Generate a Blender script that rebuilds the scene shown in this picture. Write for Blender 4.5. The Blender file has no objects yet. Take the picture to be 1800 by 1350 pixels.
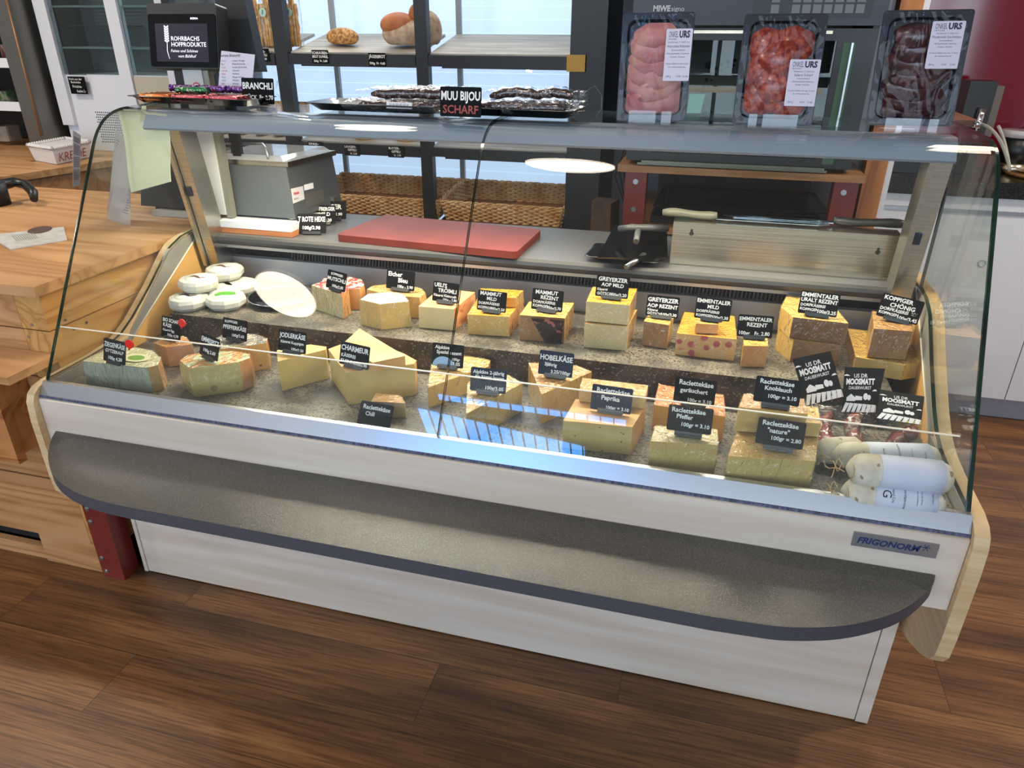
import bpy, bmesh, math, random
from mathutils import Vector, Matrix
R = random.Random(7)
S = bpy.context.scene
COL = S.collection
PI = math.pi

# ------------------------------------------------------------------ camera
CX, CY, CZ = 1.49350, -1.20751, 1.45312
YAW, PITCH, ROLL, FPX = -0.264735, 0.455762, 0.003340, 1270.27
cam_d = bpy.data.cameras.new('camera'); cam_o = bpy.data.objects.new('camera', cam_d); COL.objects.link(cam_o)
FW = Vector((math.sin(YAW)*math.cos(PITCH), math.cos(YAW)*math.cos(PITCH), -math.sin(PITCH)))
_r = Vector((math.cos(YAW), -math.sin(YAW), 0)); _u = _r.cross(FW)
RT = _r*math.cos(ROLL)+_u*math.sin(ROLL); UP = -_r*math.sin(ROLL)+_u*math.cos(ROLL)
CC = Vector((CX, CY, CZ))
m = Matrix.Identity(4)
for i in range(3): m[i][0] = RT[i]; m[i][1] = UP[i]; m[i][2] = -FW[i]; m[i][3] = CC[i]
cam_o.matrix_world = m
cam_d.sensor_fit = 'HORIZONTAL'; cam_d.sensor_width = 36.0; cam_d.lens = FPX*36.0/1800.0
cam_d.clip_start = 0.05; cam_d.clip_end = 60
S.camera = cam_o
# ------------------------------------------------------------------ colour management, world, lights
S.view_settings.view_transform = 'Standard'; S.view_settings.look = 'None'
S.view_settings.gamma = 1.0; S.view_settings.use_curve_mapping = False
S.view_settings.exposure = 0.28
S.cycles.max_bounces = 10; S.cycles.transparent_max_bounces = 24
S.cycles.diffuse_bounces = 3; S.cycles.glossy_bounces = 4; S.cycles.transmission_bounces = 4
S.cycles.caustics_reflective = False; S.cycles.caustics_refractive = False
S.cycles.use_denoising = True; S.cycles.sample_clamp_indirect = 6
W = bpy.data.worlds.new('world'); S.world = W; W.use_nodes = True
bg = W.node_tree.nodes['Background']; bg.inputs[0].default_value = (0.60, 0.80, 1.0, 1); bg.inputs[1].default_value = 1.6

def area(name, loc, rot, sx, sy, power, col, shape='RECTANGLE'):
    l = bpy.data.lights.new(name, 'AREA'); l.shape = shape; l.size = sx
    if shape in ('RECTANGLE', 'ELLIPSE'): l.size_y = sy
    l.energy = power; l.color = col
    o = bpy.data.objects.new(name, l); COL.objects.link(o); o.location = loc; o.rotation_euler = rot
    return o
# daylight that enters through the shop windows on the customers' side (light stands outside the panes)
area('daylight_shop_window', (0.6, -4.30, 1.65), (math.radians(90), 0, 0), 7.0, 2.3, 110, (0.80, 0.90, 1.0))
area('daylight_clerestory', (-0.4, 2.30, 2.47), (math.radians(-90), 0, 0), 2.2, 0.4, 45, (0.98, 0.97, 0.88))
# added fill discs under the ceiling, placed clear of the glass reflections
for x, y, e in ((-1.7, 0.5, 22), (3.6, 0.9, 26), (-2.6, -1.4, 24)):
    area('added_fill_disc', (x, y, 2.735), (0, 0, 0), 0.16, 0, e, (1.0, 0.90, 0.76), 'DISK')
LAMPS = [(-0.755, -1.495, 4.2), (0.94, -0.40, 5.5), (0.13, 1.0, 4.5), (2.35, 1.1, 4.5)]
LAMP_Z, LAMP_R = 2.4, 0.18
for k, (x, y, e) in enumerate(LAMPS):
    area('lamp_light', (x, y, LAMP_Z-0.012), (0, 0, 0), LAMP_R*2, 0, e, (1.0, 0.86, 0.70), 'DISK')

# ------------------------------------------------------------------ measuring helpers: a photo point on a known plane gives the place
def P(u, v, **k):
    d = FW + RT*((u-900)/FPX) - UP*((v-675)/FPX)
    (a, val), = k.items(); i = 'xyz'.index(a); t = (val-CC[i])/d[i]
    return CC + d*t
def proj(p):
    d = Vector(p)-CC; z = d.dot(FW)
    return 900+FPX*d.dot(RT)/z, 675-FPX*d.dot(UP)/z
def H(ub, vb, z0, vt):                     # height of an upright edge standing at (ub, vb) on level z0 and ending at row vt
    b = P(ub, vb, z=z0); lo, hi = 0.0, 0.6
    for _ in range(40):
        mid = (lo+hi)/2
        if proj((b.x, b.y, z0+mid))[1] > vt: lo = mid
        else: hi = mid
    return lo
def PX(pts, z): return [P(u, v, z=z).xy for u, v in pts]

# ------------------------------------------------------------------ materials
MATS = {}
def lin(c):
    if isinstance(c, str):
        c = tuple(int(c[i:i+2], 16)/255 for i in (0, 2, 4))
    return tuple((x/12.92 if x <= 0.04045 else ((x+0.055)/1.055)**2.4) for x in c)+(1,)
def mat(name, col, rough=0.5, metal=0.0, col2=None, scale=20, detail=4, stretch=(1, 1, 1), ramp=(0.35, 0.65), bump=0.0, bscale=None,
        spec=0.5, coat=0.0, sss=0.0, emit=None, estr=0.0, aniso=0.0, rough2=None, speck=None, tex='noise'):
    if name in MATS: return MATS[name]
    M = bpy.data.materials.new(name); M.use_nodes = True; nt = M.node_tree; N = nt.nodes; b = N['Principled BSDF']
    b.inputs['Base Color'].default_value = lin(col); b.inputs['Roughness'].default_value = rough; b.inputs['Metallic'].default_value = metal
    b.inputs['Specular IOR Level'].default_value = spec; b.inputs['Coat Weight'].default_value = coat; b.inputs['Coat Roughness'].default_value = 0.12
    if sss: b.inputs['Subsurface Weight'].default_value = sss; b.inputs['Subsurface Radius'].default_value = (0.02, 0.012, 0.006); b.inputs['Subsurface Scale'].default_value = 0.5
    if emit: b.inputs['Emission Color'].default_value = lin(emit); b.inputs['Emission Strength'].default_value = estr
    if aniso: b.inputs['Anisotropic'].default_value = aniso
    tc = N.new('ShaderNodeTexCoord'); mp = N.new('ShaderNodeMapping'); mp.inputs['Scale'].default_value = stretch
    nt.links.new(tc.outputs['Object'], mp.inputs['Vector'])
    src = None
    if col2 is not None or bump:
        if tex == 'wave':
            t = N.new('ShaderNodeTexWave'); t.inputs['Scale'].default_value = scale; t.inputs['Distortion'].default_value = 6; t.inputs['Detail'].default_value = detail
            t.inputs['Detail Scale'].default_value = 1.2
        else:
            t = N.new('ShaderNodeTexNoise'); t.inputs['Scale'].default_value = scale; t.inputs['Detail'].default_value = detail
        nt.links.new(mp.outputs[0], t.inputs['Vector']); src = t.outputs[0]
    if col2 is not None:
        r = N.new('ShaderNodeValToRGB'); e = r.color_ramp.elements
        e[0].position, e[1].position = ramp; e[0].color = lin(col); e[1].color = lin(col2)
        nt.links.new(src, r.inputs[0]); out = r.outputs[0]
        if speck is not None:      # fine speckle over the base colour: (colour, scale, threshold)
            n2 = N.new('ShaderNodeTexNoise'); n2.inputs['Scale'].default_value = speck[1]; n2.inputs['Detail'].default_value = 1
            nt.links.new(tc.outputs['Object'], n2.inputs['Vector'])
            r2 = N.new('ShaderNodeValToRGB'); q = r2.color_ramp.elements; q[0].position = speck[2]; q[1].position = speck[2]+0.06
            nt.links.new(n2.outputs[0], r2.inputs[0])
            mx = N.new('ShaderNodeMix'); mx.data_type = 'RGBA'; nt.links.new(r2.outputs[0], mx.inputs[0]); nt.links.new(out, mx.inputs[6]); mx.inputs[7].default_value = lin(speck[0])
            out = mx.outputs[2]
        nt.links.new(out, b.inputs['Base Color'])
    if bump:
        bp = N.new('ShaderNodeBump'); bp.inputs['Strength'].default_value = bump; bp.inputs['Distance'].default_value = 0.004
        if bscale:
            n3 = N.new('ShaderNodeTexNoise'); n3.inputs['Scale'].default_value = bscale; n3.inputs['Detail'].default_value = 3
            nt.links.new(mp.outputs[0], n3.inputs['Vector']); nt.links.new(n3.outputs[0], bp.inputs['Height'])
        else: nt.links.new(src, bp.inputs['Height'])
        nt.links.new(bp.outputs[0], b.inputs['Normal'])
    MATS[name] = M; return M
def clear(name, tint=(0.97, 0.99, 0.98), refl=1.0, rough=0.0, bump=0.0, bscale=30, haze=0.0, hcol=(1, 1, 1), ior=1.45, stretch=(1, 1, 1)):
    """clear thin glass or film: lets light straight through and mirrors by Fresnel, optional milky share"""
    if name in MATS: return MATS[name]
    M = bpy.data.materials.new(name); M.use_nodes = True; nt = M.node_tree; N = nt.nodes; N.remove(N['Principled BSDF'])
    out = N['Material Output']; tr = N.new('ShaderNodeBsdfTransparent'); tr.inputs[0].default_value = tint+(1,)
    gl = N.new('ShaderNodeBsdfGlossy'); gl.inputs['Roughness'].default_value = rough; gl.inputs[0].default_value = (refl, refl, refl, 1)
    f0 = ((ior-1)/(ior+1))**2
    fr = N.new('ShaderNodeLayerWeight'); fr.inputs['Blend'].default_value = 0.5      # same mirror share from both sides of the sheet
    pw = N.new('ShaderNodeMath'); pw.operation = 'POWER'; pw.inputs[1].default_value = 5.0; nt.links.new(fr.outputs['Facing'], pw.inputs[0])
    ma = N.new('ShaderNodeMath'); ma.operation = 'MULTIPLY_ADD'; ma.inputs[1].default_value = 1-f0; ma.inputs[2].default_value = f0; nt.links.new(pw.outputs[0], ma.inputs[0])
    mx = N.new('ShaderNodeMixShader'); nt.links.new(ma.outputs[0], mx.inputs[0])
    first = tr.outputs[0]
    if haze:
        df = N.new('ShaderNodeBsdfDiffuse'); df.inputs[0].default_value = hcol+(1,)
        m0 = N.new('ShaderNodeMixShader'); m0.inputs[0].default_value = haze
        nt.links.new(tr.outputs[0], m0.inputs[1]); nt.links.new(df.outputs[0], m0.inputs[2]); first = m0.outputs[0]
    nt.links.new(first, mx.inputs[1]); nt.links.new(gl.outputs[0], mx.inputs[2]); nt.links.new(mx.outputs[0], out.inputs['Surface'])
    if bump:
        tc = N.new('ShaderNodeTexCoord'); mp = N.new('ShaderNodeMapping'); mp.inputs['Scale'].default_value = stretch
        n = N.new('ShaderNodeTexNoise'); n.inputs['Scale'].default_value = bscale; n.inputs['Detail'].default_value = 2; n.inputs['Distortion'].default_value = 1.5
        bp = N.new('ShaderNodeBump'); bp.inputs['Strength'].default_value = bump; bp.inputs['Distance'].default_value = 0.01
        nt.links.new(tc.outputs['Object'], mp.inputs[0]); nt.links.new(mp.outputs[0], n.inputs['Vector']); nt.links.new(n.outputs[0], bp.inputs['Height'])
        nt.links.new(bp.outputs[0], gl.inputs['Normal']); nt.links.new(bp.outputs[0], fr.inputs['Normal'])
    MATS[name] = M; return M

def floor_mat():
    M = bpy.data.materials.new('vinyl plank floor'); M.use_nodes = True; nt = M.node_tree; N = nt.nodes; b = N['Principled BSDF']; L = nt.links.new
    tc = N.new('ShaderNodeTexCoord')
    br = N.new('ShaderNodeTexBrick'); br.offset = 0.37; br.inputs['Scale'].default_value = 1.0
    br.inputs['Brick Width'].default_value = 1.22; br.inputs['Row Height'].default_value = 0.18; br.inputs['Mortar Size'].default_value = 0.0009
    br.inputs['Color1'].default_value = (0.2, 0.2, 0.2, 1); br.inputs['Color2'].default_value = (0.8, 0.8, 0.8, 1); br.inputs['Mortar'].default_value = (0.25, 0.25, 0.25, 1)
    L(tc.outputs['Object'], br.inputs['Vector'])
    # shift the grain from plank to plank
    va = N.new('ShaderNodeVectorMath'); va.operation = 'ADD'; L(tc.outputs['Object'], va.inputs[0])
    sc = N.new('ShaderNodeVectorMath'); sc.operation = 'SCALE'; sc.inputs['Scale'].default_value = 7.0; L(br.outputs['Color'], sc.inputs[0]); L(sc.outputs[0], va.inputs[1])
    mp = N.new('ShaderNodeMapping'); mp.inputs['Scale'].default_value = (1.0, 9, 1); L(va.outputs[0], mp.inputs[0])
    n1 = N.new('ShaderNodeTexNoise'); n1.inputs['Scale'].default_value = 1.1; n1.inputs['Detail'].default_value = 6; n1.inputs['Distortion'].default_value = 0.15; L(mp.outputs[0], n1.inputs['Vector'])
    mp2 = N.new('ShaderNodeMapping'); mp2.inputs['Scale'].default_value = (4, 110, 1); L(va.outputs[0], mp2.inputs[0])
    n2 = N.new('ShaderNodeTexNoise'); n2.inputs['Scale'].default_value = 1.5; n2.inputs['Detail'].default_value = 4; L(mp2.outputs[0], n2.inputs['Vector'])
    r1 = N.new('ShaderNodeValToRGB'); e = r1.color_ramp.elements; e[0].position = 0.30; e[0].color = lin('5a3c25'); e[1].position = 0.70; e[1].color = lin('a87446')
    c = e.new(0.5); c.color = lin('815632'); L(n1.outputs[0], r1.inputs[0])
    r2 = N.new('ShaderNodeValToRGB'); e = r2.color_ramp.elements; e[0].position = 0.36; e[0].color = (0.42, 0.40, 0.38, 1); e[1].position = 0.58; e[1].color = (1, 1, 1, 1); L(n2.outputs[0], r2.inputs[0])
    mx = N.new('ShaderNodeMix'); mx.data_type = 'RGBA'; mx.blend_type = 'MULTIPLY'; mx.inputs[0].default_value = 0.8; L(r1.outputs[0], mx.inputs[6]); L(r2.outputs[0], mx.inputs[7])
    m2 = N.new('ShaderNodeMix'); m2.data_type = 'RGBA'; L(br.outputs['Fac'], m2.inputs[0]); L(mx.outputs[2], m2.inputs[6]); m2.inputs[7].default_value = lin('3a2618')
    L(m2.outputs[2], b.inputs['Base Color']); b.inputs['Roughness'].default_value = 0.42
    bp = N.new('ShaderNodeBump'); bp.inputs['Strength'].default_value = 0.25; bp.inputs['Distance'].default_value = 0.002; L(n2.outputs[0], bp.inputs['Height']); L(bp.outputs[0], b.inputs['Normal'])
    return M

def pine_mat(name, axis, c1='c98d54', c2='e6b681', c3='a96c39', planks=0.0, scale=1.0):
    """pine with long grain along axis, a few knots"""
    M = bpy.data.materials.new(name); M.use_nodes = True; nt = M.node_tree; N = nt.nodes; b = N['Principled BSDF']; L = nt.links.new
    tc = N.new('ShaderNodeTexCoord'); st = [9, 9, 9]; st['xyz'.index(axis)] = 0.9
    mp = N.new('ShaderNodeMapping'); mp.inputs['Scale'].default_value = st; L(tc.outputs['Object'], mp.inputs[0])
    n = N.new('ShaderNodeTexNoise'); n.inputs['Scale'].default_value = 1.1*scale; n.inputs['Detail'].default_value = 2; n.inputs['Distortion'].default_value = 0.8; L(mp.outputs[0], n.inputs['Vector'])
    mu = N.new('ShaderNodeMath'); mu.operation = 'MULTIPLY'; mu.inputs[1].default_value = 5.0; L(n.outputs[0], mu.inputs[0])
    fr = N.new('ShaderNodeMath'); fr.operation = 'PINGPONG'; fr.inputs[1].default_value = 0.5; L(mu.outputs[0], fr.inputs[0])
    r = N.new('ShaderNodeValToRGB'); e = r.color_ramp.elements; e[0].position = 0.0; e[0].color = lin(c3); e[1].position = 0.5; e[1].color = lin(c2)
    k = e.new(0.16); k.color = lin(c1); L(fr.outputs[0], r.inputs[0])
    v = N.new('ShaderNodeTexVoronoi'); v.inputs['Scale'].default_value = 3.6; L(tc.outputs['Object'], v.inputs['Vector'])
    rv = N.new('ShaderNodeValToRGB'); q = rv.color_ramp.elements; q[0].position = 0.035; q[0].color = (1, 1, 1, 1); q[1].position = 0.075; q[1].color = (0, 0, 0, 1); L(v.outputs['Distance'], rv.inputs[0])
    mx = N.new('ShaderNodeMix'); mx.data_type = 'RGBA'; L(rv.outputs[0], mx.inputs[0]); L(r.outputs[0], mx.inputs[6]); mx.inputs[7].default_value = lin('70401f')
    big = N.new('ShaderNodeTexNoise'); big.inputs['Scale'].default_value = 2.2; L(tc.outputs['Object'], big.inputs['Vector'])
    m3 = N.new('ShaderNodeMix'); m3.data_type = 'RGBA'; m3.blend_type = 'MULTIPLY'; L(big.outputs[0], m3.inputs[0]); L(mx.outputs[2], m3.inputs[6]); m3.inputs[7].default_value = (0.86, 0.72, 0.60, 1)
    L(m3.outputs[2], b.inputs['Base Color']); b.inputs['Roughness'].default_value = 0.45
    MATS[name] = M; return M

def cheese_mat(name, col, col2, holes=None, film=False, rough=0.45):
    M = bpy.data.materials.new(name); M.use_nodes = True; nt = M.node_tree; N = nt.nodes; b = N['Principled BSDF']; L = nt.links.new
    tc = N.new('ShaderNodeTexCoord'); n = N.new('ShaderNodeTexNoise'); n.inputs['Scale'].default_value = 14; n.inputs['Detail'].default_value = 5; L(tc.outputs['Object'], n.inputs['Vector'])
    r = N.new('ShaderNodeValToRGB'); e = r.color_ramp.elements; e[0].position = 0.3; e[0].color = lin(col); e[1].position = 0.7; e[1].color = lin(col2); L(n.outputs[0], r.inputs[0])
    out = r.outputs[0]
    if holes:      # (colour, scale, size)
        v = N.new('ShaderNodeTexVoronoi'); v.inputs['Scale'].default_value = holes[1]; v.inputs['Randomness'].default_value = 1.0; L(tc.outputs['Object'], v.inputs['Vector'])
        rv = N.new('ShaderNodeValToRGB'); q = rv.color_ramp.elements; q[0].position = holes[2]; q[0].color = (1, 1, 1, 1); q[1].position = holes[2]*1.35; q[1].color = (0, 0, 0, 1); L(v.outputs['Distance'], rv.inputs[0])
        mx = N.new('ShaderNodeMix'); mx.data_type = 'RGBA'; L(rv.outputs[0], mx.inputs[0]); L(out, mx.inputs[6]); mx.inputs[7].default_value = lin(holes[0]); out = mx.outputs[2]
    L(out, b.inputs['Base Color']); b.inputs['Roughness'].default_value = rough
    b.inputs['Subsurface Weight'].default_value = 0.25; b.inputs['Subsurface Radius'].default_value = (0.02, 0.012, 0.005); b.inputs['Subsurface Scale'].default_value = 0.3
    bp = N.new('ShaderNodeBump'); bp.inputs['Strength'].default_value = 0.15; bp.inputs['Distance'].default_value = 0.003; L(n.outputs[0], bp.inputs['Height']); L(bp.outputs[0], b.inputs['Normal'])
    MATS[name] = M; return M

# ------------------------------------------------------------------ mesh helpers
def new(): return bmesh.new()
def box(bm, x0, x1, y0, y1, z0, z1, mi=0, mtx=None):
    vs = [Vector((x, y, z)) for z in (z0, z1) for y in (y0, y1) for x in (x0, x1)]
    if mtx is not None: vs = [mtx @ v for v in vs]
    V = [bm.verts.new(v) for v in vs]
    fs = [(0, 2, 3, 1), (4, 5, 7, 6), (0, 1, 5, 4), (2, 6, 7, 3), (0, 4, 6, 2), (1, 3, 7, 5)]
    out = []
    for f in fs:
        g = bm.faces.new([V[i] for i in f]); g.material_index = mi; out.append(g)
    return out
def prism(bm, poly, z0, z1, mi_top=0, mi_side=0, mi_bot=None, top=None, mtx=None):
    """upright prism from a list of (x, y); top = other outline for the upper end"""
    n = len(poly); top = top or poly
    a = [Vector((p[0], p[1], z0)) for p in poly]; b = [Vector((p[0], p[1], z1)) for p in top]
    if mtx is not None: a = [mtx @ v for v in a]; b = [mtx @ v for v in b]
    A = [bm.verts.new(v) for v in a]; B = [bm.verts.new(v) for v in b]
    ar = sum(poly[i][0]*poly[(i+1) % n][1]-poly[(i+1) % n][0]*poly[i][1] for i in range(n))
    order = range(n)
    f = bm.faces.new(B if ar > 0 else B[::-1]); f.material_index = mi_top
    f = bm.faces.new(A[::-1] if ar > 0 else A); f.material_index = mi_top if mi_bot is None else mi_bot
    for i in order:
        j = (i+1) % n
        q = [A[i], A[j], B[j], B[i]] if ar > 0 else [A[j], A[i], B[i], B[j]]
        f = bm.faces.new(q); f.material_index = mi_side[i] if isinstance(mi_side, (list, tuple)) else mi_side
def extr(bm, prof, x0, x1, mi=0):
    """profile of (y, z) drawn out along x"""
    n = len(prof); A = [bm.verts.new((x0, y, z)) for y, z in prof]; B = [bm.verts.new((x1, y, z)) for y, z in prof]
    for f in (A, B[::-1]):
        g = bm.faces.new(f); g.material_index = mi
    for i in range(n):
        j = (i+1) % n; g = bm.faces.new([A[j], A[i], B[i], B[j]]); g.material_index = mi
def tube(bm, pts, r, n=8, cap=True, mi=0, closed=False):
    pts = [Vector(p) for p in pts]; rings = []; rr = r if isinstance(r, (list, tuple)) else [r]*len(pts)
    prev = None; N = len(pts)
    for i, p in enumerate(pts):
        if closed: t = pts[(i+1) % N]-pts[i-1]
        else: t = pts[min(i+1, N-1)]-pts[max(i-1, 0)]
        t.normalize()
        if prev is None:
            a = Vector((0, 0, 1)) if abs(t.z) < 0.9 else Vector((1, 0, 0)); nrm = t.cross(a).normalized()
        else: nrm = (prev - t*prev.dot(t)).normalized()
        prev = nrm; bi = t.cross(nrm)
        rings.append([bm.verts.new(p+(nrm*math.cos(2*PI*k/n)+bi*math.sin(2*PI*k/n))*rr[i]) for k in range(n)])
    for i in range(N if closed else N-1):
        a, b = rings[i], rings[(i+1) % N]
        for k in range(n):
            f = bm.faces.new([a[k], a[(k+1) % n], b[(k+1) % n], b[k]]); f.smooth = True; f.material_index = mi
    if cap and not closed:
        for q in (rings[0][::-1], rings[-1]):
            f = bm.faces.new(q); f.material_index = mi
def lathe(bm, prof, c, n=32, mi=0, mtx=None, wob=None):
    """profile (r, z) turned about the upright line through c"""
    c = Vector(c); rings = []
    for r, z in prof:
        ring = []
        for k in range(n):
            a = 2*PI*k/n; q = r*(1 if wob is None else wob(a, z)); v = Vector((q*math.cos(a), q*math.sin(a), z))
            if mtx is not None: v = mtx @ v
            ring.append(bm.verts.new(c+v))
        rings.append(ring)
    for a, b in zip(rings, rings[1:]):
        for k in range(n):
            f = bm.faces.new([a[k], a[(k+1) % n], b[(k+1) % n], b[k]]); f.smooth = True; f.material_index = mi
    for q in (rings[0][::-1], rings[-1]):
        f = bm.faces.new(q); f.material_index = mi
def quad(bm, pts, th=0.0, mi=0):
    """thin four-cornered sheet with real thickness"""
    p = [Vector(q) for q in pts]; nrm = (p[1]-p[0]).cross(p[3]-p[0]).normalized()*th
    A = [bm.verts.new(q) for q in p]; B = [bm.verts.new(q-nrm) for q in p]; n = len(p)
    g = bm.faces.new(A); g.material_index = mi; g = bm.faces.new(B[::-1]); g.material_index = mi
    for i in range(n):
        j = (i+1) % n; g = bm.faces.new([A[j], A[i], B[i], B[j]]); g.material_index = mi
def rrect(w, h, r, n=4, cx=0, cy=0):
    out = []
    for sx, sy, a0 in ((1, -1, -PI/2), (1, 1, 0), (-1, 1, PI/2), (-1, -1, PI)):
        for k in range(n+1):
            a = a0+PI/2*k/n; out.append((cx+sx*(w/2-r)+r*math.cos(a), cy+sy*(h/2-r)+r*math.sin(a)))
    return out
def bevel(bm, w, seg=2, ang=30):
    es = [e for e in bm.edges if len(e.link_faces) == 2 and e.calc_face_angle(0) > math.radians(ang)]
    if es: bmesh.ops.bevel(bm, geom=es, offset=w, segments=seg, affect='EDGES', profile=0.6, clamp_overlap=True)
def thing(name, label, cat, loc=(0, 0, 0), group=None, rot=None):
    o = bpy.data.objects.new(name, None); COL.objects.link(o); o.location = loc; o.empty_display_size = 0.05
    if rot is not None: o.rotation_euler = rot
    o['label'] = label; o['category'] = cat
    if group: o['group'] = group
    o['_w'] = 1; del o['_w']
    return o
def obj(name, bm, mats, parent=None, label=None, smooth=False, local=False):
    """link bm as one mesh object; world coordinates are moved to the parent's or to its own base"""
    bmesh.ops.recalc_face_normals(bm, faces=bm.faces)
    me = bpy.data.meshes.new(name)
    if local: off = Vector((0, 0, 0))
    elif parent is not None:
        q = parent; off = Vector((0, 0, 0))
        while q is not None: off = off+q.location; q = q.parent
    else:
        xs = [v.co for v in bm.verts]
        off = Vector(((min(c.x for c in xs)+max(c.x for c in xs))/2, (min(c.y for c in xs)+max(c.y for c in xs))/2, min(c.z for c in xs)))
    if off.length: bmesh.ops.translate(bm, verts=bm.verts, vec=-off)
    if smooth:
        for f in bm.faces: f.smooth = True
    bm.to_mesh(me); bm.free()
    for q in (mats if isinstance(mats, (list, tuple)) else [mats]): me.materials.append(q)
    o = bpy.data.objects.new(name, me); COL.objects.link(o)
    if parent is not None: o.parent = parent
    else: o.location = off
    if label: o['label'] = label
    return o
def tag(o, label, cat, group=None, kind=None):
    o['label'] = label; o['category'] = cat
    if group: o['group'] = group
    if kind: o['kind'] = kind
    return o
def struct(name, bm, m):
    o = obj(name, bm, m); o['kind'] = 'structure'; return o

_tc = {}
def text_bm(bm, s, w=None, h=None, x=0, y=0, align='LEFT', mtx=None, bold=0.0, mi=0, jitter=0.0, shear=0.0, depth=0.0003, z=0.0):
    """letters as flat raised outlines; (x, y) = left or centre foot of the line, h = cap height, w = greatest width"""
    key = (s, bold, shear)
    if key not in _tc:
        cu = bpy.data.curves.new('t', 'FONT'); cu.body = s; cu.size = 1.0; cu.offset = bold; cu.shear = shear; cu.resolution_u = 2
        o = bpy.data.objects.new('t', cu); COL.objects.link(o)
        me = bpy.data.meshes.new_from_object(o.evaluated_get(bpy.context.evaluated_depsgraph_get()))
        _tc[key] = me; bpy.data.objects.remove(o); bpy.data.curves.remove(cu)
    me = _tc[key]
    if not me.vertices: return
    xs = [v.co.x for v in me.vertices]; x0, x1 = min(xs), max(xs)
    sc = h/0.73
    scx = sc
    if w and (x1-x0)*sc > w: scx = w/(x1-x0)
    ox = x-(x0*scx if align == 'LEFT' else (x0+x1)/2*scx if align == 'CENTER' else x1*scx)
    ph = R.random()*6
    base = len(bm.verts); vs = []
    for v in me.vertices:
        px = v.co.x*scx+ox; py = v.co.y*sc+y+jitter*math.sin(px*160+ph)
        q = Vector((px, py, z)); vs.append(bm.verts.new(mtx @ q if mtx is not None else q))
    for p in me.polygons:
        try: f = bm.faces.new([vs[i] for i in p.vertices]); f.material_index = mi
        except ValueError: pass

# ------------------------------------------------------------------ shared materials
M_floor = floor_mat()
M_wall = mat('painted wall', 'c9ccd2', 0.8, bump=0.05, bscale=200)
M_ceil = mat('white ceiling', 'c4c1ba', 0.9)
M_maple = mat('pale maple laminate', 'cbbaa8', 0.38, col2='dacdbf', scale=3, detail=5, stretch=(0.6, 6, 9), bump=0.02)
M_mapleedge = mat('maple edge band', 'c4a478', 0.5, col2='d4b990', scale=6, detail=4, stretch=(1, 1, 12))
M_shelf = mat('grey speckled laminate', '3b3a37', 0.33, col2='474642', scale=3, speck=('726e67', 650, 0.60), bump=0.10, bscale=500)
M_shelfedge = mat('dark slate edge', '3d3d44', 0.5, col2='4a4a52', scale=400)
M_top = mat('anthracite worktop', '4e4e50', 0.42, col2='5f5f61', scale=400, bump=0.05, bscale=500)
M_topedge = mat('anthracite worktop edge', '2f2f30', 0.45, col2='3a3a3b', scale=400)
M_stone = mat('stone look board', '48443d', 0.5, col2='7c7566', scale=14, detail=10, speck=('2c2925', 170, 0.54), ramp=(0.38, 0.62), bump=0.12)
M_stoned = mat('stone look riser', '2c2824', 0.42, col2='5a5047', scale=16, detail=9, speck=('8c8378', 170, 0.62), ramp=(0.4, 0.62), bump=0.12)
M_alu = mat('brushed aluminium', 'b9b7ae', 0.3, 1.0, col2='cfccc2', scale=8, stretch=(1, 60, 60))
M_alufront = mat('satin aluminium strip', 'c6c9cf', 0.28, 1.0)
M_steel = mat('brushed stainless steel', 'b9ab92', 0.24, 1.0, col2='d3c8b2', scale=5, stretch=(0.6, 1, 90), bump=0.02)
M_panel = mat('zinc coated back panel', 'b7b7bb', 0.38, 0.35)
M_black = mat('black plastic', '141517', 0.4)
M_blackm = mat('matt black paint', '17181c', 0.55)
M_rack = mat('black powder coat', '15171c', 0.45)
M_dark = mat('dark void', '0b0b0d', 0.8)
M_glass = clear('clear counter glass', (0.975, 0.992, 0.985))
M_gedge = mat('green glass edge', '0b1c15', 0.12, col2='16382b', scale=8, spec=0.5)
M_acryl = clear('clear acrylic', (0.97, 0.98, 1.0), haze=0.0)
M_film = clear('cling film', (0.99, 0.99, 0.99), rough=0.13, bump=1.0, bscale=70, haze=0.0, ior=1.75, stretch=(1, .5, .4))
M_bag = clear('crinkled clear bag', (0.97, 0.97, 0.98), rough=0.06, bump=0.8, bscale=30, haze=0.01, ior=1.38)
M_red = mat('red oxide steel', '6d2420', 0.35, col2='7d2c25', scale=6)
M_bolt = mat('zinc bolt', 'b9bcc0', 0.3, 1.0)
M_white = mat('white lacquer', 'dfe0e4', 0.35)
M_ink = mat('white chalk ink', 'eeeeea', 0.7)
M_paper = mat('white paper', 'e9e8ee', 0.75)
M_black_ink = mat('black print', '2a2a30', 0.7)

# ------------------------------------------------------------------ the room
bm = new(); box(bm, -4.2, 4.6, -4.2, 3.2, -0.05, 0); struct('floor', bm, M_floor)
bm = new(); box(bm, -4.2, 4.6, -4.2, 3.2, 2.75, 2.8); struct('ceiling', bm, M_ceil)
bm = new(); box(bm, -4.3, -4.2, -4.2, 3.2, 0, 2.75); struct('wall_left', bm, M_wall)
bm = new(); box(bm, 4.6, 4.7, -4.2, 3.2, 0, 2.75); struct('wall_right', bm, M_wall)
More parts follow.
